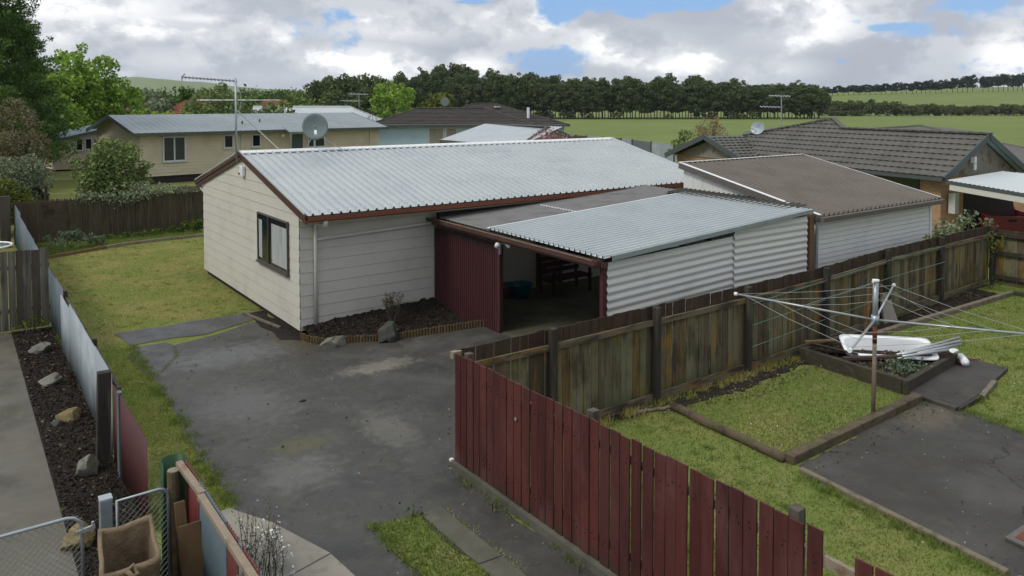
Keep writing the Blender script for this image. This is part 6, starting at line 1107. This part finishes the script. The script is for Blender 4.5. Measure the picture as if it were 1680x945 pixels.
# shelter belt: six prototypes, then copies
def proto(h,seed,mt,trunkfree=.09,n=64,per=60,leaf=.42,rad=3.0,name='shelter_tree'):
    return tree(name,'x','tree',0,0,0,h,rad,m[mt],n=n,leaf=leaf,per=per,zr=h*(1-trunkfree)/2,seed=seed,cr=rad*.38,trunk_r=.16,limbs=4)
def place(o,x,y,z,s,rz,label,group,sz=1):
    o.location=(x,y,z);o.scale=(s,s,s*sz);o.rotation_euler=(0,0,rz);tag(o,label,None,group)
PR=[proto(13.5,200+i,'lf_belt') for i in range(6)];used=[False]*6
def getp(PR,used,i):
    if used[i]: return copy_tree(PR[i])
    used[i]=True;return PR[i]
rt=random.Random(5)
def beltv(u): return np.interp(u,[640,680,740,800,850,900,1000,1100,1200,1290,1345],[120,118,108,112,116,121,129,127,131,134,140])
us=[];u=655
while u<1345: us.append(u);u+=rt.uniform(9.5,15)
for row,(dd,uu) in enumerate(((232,us),(241,[q+5 for q in us[:-1]]),(250,[q+11 for q in us[:-1]]))):
    for j,u in enumerate(uu):
        i=rt.randrange(6);o=getp(PR,used,i);d=dd+rt.uniform(-2,2);x,y=xy(u,d);z=float(hgt(x,y));h=(at(u,float(beltv(u))+rt.uniform(-4,5),d).z-z)*1.04
        place(o,x,y,z,rt.uniform(.8,1.1),rt.uniform(0,6.28),'dark slender tree in the long shelter belt across the paddock','shelter belt trees across the paddock',sz=h/13.5/1.1)
for i in range(6):
    if not used[i]: PR[i].location=(*xy(700+40*i,240),0)
PF_=[proto(10,300+i,'lf_far',trunkfree=.24,n=34,per=50,leaf=.55,rad=2.8,name='ridge_tree') for i in range(4)];used=[False]*4
u=1347
while u<1690:
    if not 1597<u<1606:
        i=rt.randrange(4);o=getp(PF_,used,i);d=515+rt.uniform(-3,3);x,y=xy(u,d);z=float(hgt(x,y));h=at(u,float(np.interp(u,[1345,1400,1500,1590,1610,1690],[144,139,135,125,123,119]))+rt.uniform(-2,3),d).z-z
        place(o,x,y,z-.2,1.15,rt.uniform(0,6.28),'dark tree in the row along the top of the far green hill','row of trees on the far hill',sz=h/10/1.15)
    u+=rt.uniform(7,9.5)
def hproto(i): return bush('hedge_shrub','x','shrub',0,0,0,3.2,3.0,2.6,m['lf_hedge'],leaf=.42,per=60,n=34,seed=400+i,low=-.5,cr=1.1)
HP=[hproto(i) for i in range(4)];used=[False]*4;u=1350
while u<1700:
    i=rt.randrange(4);o=getp(HP,used,i);d=286+rt.uniform(-5,5);x,y=xy(u,d);s=float(np.interp(u,[1350,1440,1450,1480,1500,1690],[1.15,1.2,1.05,.95,.85,.8]))*rt.uniform(.85,1.12)
    place(o,x,y,float(hgt(x,y))-.2,s,rt.uniform(0,6.28),'rounded bush in the hedgerow between the paddock and the hill','hedgerow bushes below the hill');u+=rt.uniform(9,14)*s
for u in (1372,1390,1408):
    i=1;o=getp(HP,used,i);x,y=xy(u,278);place(o,x,y,-.2,.75,u,'low trimmed green bush at the foot of the hedgerow beside the shelter belt','trimmed bushes in front of the hedgerow',sz=.6)
# distant woods on the left, one mass
r=np.random.default_rng(9);P=[]
for k in range(150):
    u=r.uniform(195,520);d=r.uniform(180,420);x,y=xy(u,d);hh=r.uniform(5.5,9.5)*(1 if d<300 else 1.15);rr_=r.uniform(2.5,5);P.append(clump_pts([((x,y,hh*.55+float(hgt(x,y))),(rr_,rr_,hh*.5))],14,r,.4))
V,F=leafV(np.concatenate(P),.9,r=r);npmesh('distant_woods',V,F,m['lf_belt'],kind='stuff',label='far off woods in front of the hills at the left',cat='woods')
SC=[bush('understorey_shrub','x','shrub',0,0,0,2.0,1.6,1.4,m['lf_belt'],leaf=.35,per=60,n=16,seed=500+i,low=-.3) for i in range(3)];used=[False]*3
for k in range(34):
    i=k%3;o=getp(SC,used,i);x,y=xy(r.uniform(660,1340),r.uniform(227,236));place(o,x,y,-.1,r.uniform(.5,1.3),r.uniform(0,6.28),'low bush at the foot of the shelter belt','low bushes under the shelter belt')
HZ=True
if HZ:
    hm_=bpy.data.materials.new('haze_air');hm_.use_nodes=True;n_=hm_.node_tree.nodes;[n_.remove(x) for x in list(n_) if x.type=='BSDF_PRINCIPLED'];v_=n_.new('ShaderNodeVolumePrincipled');v_.inputs['Density'].default_value=.0001;v_.inputs['Color'].default_value=(.80,.88,.97,1);hm_.node_tree.links.new(v_.outputs[0],n_['Material Output'].inputs['Volume'])
    mb=MB();mb.box((-9300,-9300,-6),(9300,9300,140));mb.build('haze',hm_,kind='stuff')
# ------------------------------------------------------------------ sky and sun
w=bpy.data.worlds.new('World');sc.world=w;w.use_nodes=True;nt=w.node_tree;N=nt.nodes;L=nt.links;bg=N['Background']
SUNAZ=R_(176);SUNEL=R_(48)     # direction towards the sun, measured in the house frame
sky=N.new('ShaderNodeTexSky');sky.sky_type='NISHITA';sky.sun_disc=False;sky.sun_elevation=SUNEL;sky.sun_rotation=R_(90)-SUNAZ;sky.air_density=1.2;sky.dust_density=1.0
def math_(op,a,b=None,c=None):
    n=N.new('ShaderNodeMath');n.operation=op
    for i,v in enumerate((a,b,c)):
        if v is None: continue
        if isinstance(v,(int,float)): n.inputs[i].default_value=v
        else: L.new(v,n.inputs[i])
    return n.outputs[0]
tc=N.new('ShaderNodeTexCoord')
def cloudn(off,scale,detail,rough=.55,zs=2.6,dist=0):
    mp=N.new('ShaderNodeMapping');mp.inputs['Scale'].default_value=(1,1,zs);mp.inputs['Location'].default_value=off;L.new(tc.outputs['Generated'],mp.inputs[0])
    t=N.new('ShaderNodeTexNoise');t.inputs['Scale'].default_value=scale;t.inputs['Detail'].default_value=detail;t.inputs['Roughness'].default_value=rough;t.inputs['Distortion'].default_value=dist;L.new(mp.outputs[0],t.inputs['Vector']);return t.outputs['Fac']
def mr(s,a,b,c=0,d=1):
    n=N.new('ShaderNodeMapRange');n.interpolation_type='SMOOTHSTEP';L.new(s,n.inputs[0]);n.inputs[1].default_value=a;n.inputs[2].default_value=b;n.inputs[3].default_value=c;n.inputs[4].default_value=d;return n.outputs[0]
def blob(u,v,w_,h_):      # soft elliptical weight round the sky direction of pixel (u,v)
    d=(at(u,v,1)-CAM).normalized();mp=N.new('ShaderNodeVectorMath');mp.operation='SUBTRACT';L.new(tc.outputs['Generated'],mp.inputs[0]);mp.inputs[1].default_value=d
    s=N.new('ShaderNodeVectorMath');s.operation='MULTIPLY';L.new(mp.outputs[0],s.inputs[0]);s.inputs[1].default_value=(1271/w_,1271/w_,1271/h_)
    l=N.new('ShaderNodeVectorMath');l.operation='LENGTH';L.new(s.outputs[0],l.inputs[0]);return mr(l.outputs['Value'],0,1.3,1,0)
n1=cloudn((0,0,0),6.5,9,.56,1.7);n2=cloudn((.0,.0,.045),6.5,9,.56,1.7);n3=cloudn((3,1,2),3.2,5,.5,3.2);n4=cloudn((7,4,1),11,8,.6,1.6)
lit=mr(math_('SUBTRACT',n1,n2),-.035,.075)
whites=None
for b in((600,95,120,50),(640,50,200,30),(1020,75,120,40),(1310,30,110,60),(1655,95,60,45),(430,75,80,35),(1270,115,90,30),(1130,105,100,30),(780,115,70,30),(150,15,300,60),(400,100,260,30),(860,30,90,40),(330,30,120,18)):
    q=blob(*b);whites=q if whites is None else math_('MAXIMUM',whites,q)
bright=math_('ADD',math_('MULTIPLY',mr(n3,.38,.66),.34),math_('ADD',math_('MULTIPLY',lit,.42),math_('MULTIPLY',math_('MULTIPLY',whites,mr(n4,.34,.56)),.72)))
cc=N.new('ShaderNodeValToRGB');e=cc.color_ramp.elements;e[0].position=0;e[0].color=(.39,.415,.475,1);e[1].position=1;e[1].color=(1.0,1.0,.99,1)
q=e.new(.30);q.color=(.50,.525,.575,1);q=e.new(.62);q.color=(.64,.66,.695,1);L.new(bright,cc.inputs[0])
holes=None
for b in((975,4,200,40),(890,100,70,34),(1120,5,110,30),(1530,50,80,24),(1600,8,120,40),(1480,45,50,10),(550,-5,15,6),(800,3,80,6),(1385,100,25,8)):
    q=blob(*b);holes=q if holes is None else math_('MAXIMUM',holes,q)
hm=mr(math_('ADD',holes,math_('ADD',math_('MULTIPLY',math_('SUBTRACT',n4,.5),3.2),math_('MULTIPLY',math_('SUBTRACT',n1,.5),2.2))),.40,.85)
up=N.new('ShaderNodeSeparateXYZ');L.new(tc.outputs['Generated'],up.inputs[0])
hm2=math_('MAXIMUM',hm,math_('MULTIPLY',mr(up.outputs[2],.16,.4),mr(n3,.5,.62)))
cl=N.new('ShaderNodeMix');cl.data_type='RGBA';L.new(hm2,cl.inputs[0]);L.new(cc.outputs[0],cl.inputs[6])
sk=N.new('ShaderNodeVectorMath');sk.operation='SCALE';L.new(sky.outputs[0],sk.inputs[0]);sk.inputs['Scale'].default_value=.10
# the background strength is .1, so the cloud colours are lifted to match
cs=N.new('ShaderNodeVectorMath');cs.operation='SCALE';L.new(cc.outputs[0],cs.inputs[0]);L.new(mr(up.outputs[2],.14,.9,10.0,21.0),cs.inputs['Scale'])
wm=N.new('ShaderNodeMix');wm.data_type='RGBA';wm.blend_type='MULTIPLY';L.new(mr(up.outputs[2],.14,.6),wm.inputs[0]);L.new(cs.outputs[0],wm.inputs[6]);wm.inputs[7].default_value=(1.0,.955,.86,1);L.new(wm.outputs[2],cl.inputs[6]);bl=N.new('ShaderNodeMix');bl.data_type='RGBA';bl.inputs[0].default_value=.8;L.new(sky.outputs[0],bl.inputs[6]);bl.inputs[7].default_value=(2.0,3.9,7.2,1);L.new(bl.outputs[2],cl.inputs[7]);L.new(cl.outputs[2],bg.inputs[0]);bg.inputs[1].default_value=.10
sl=bpy.data.lights.new('sun','SUN');so=bpy.data.objects.new('sun',sl);COL.objects.link(so);sl.energy=1.4;sl.angle=R_(14);sl.color=(1,.94,.84)
sd=Vector((math.cos(SUNAZ)*math.cos(SUNEL),math.sin(SUNAZ)*math.cos(SUNEL),math.sin(SUNEL)));so.rotation_euler=sd.to_track_quat('Z','Y').to_euler();so.location=(0,0,30)
sc.view_settings.view_transform='Standard';sc.view_settings.look='None';sc.view_settings.exposure=.28;sc.view_settings.gamma=1
sc.render.engine='CYCLES'
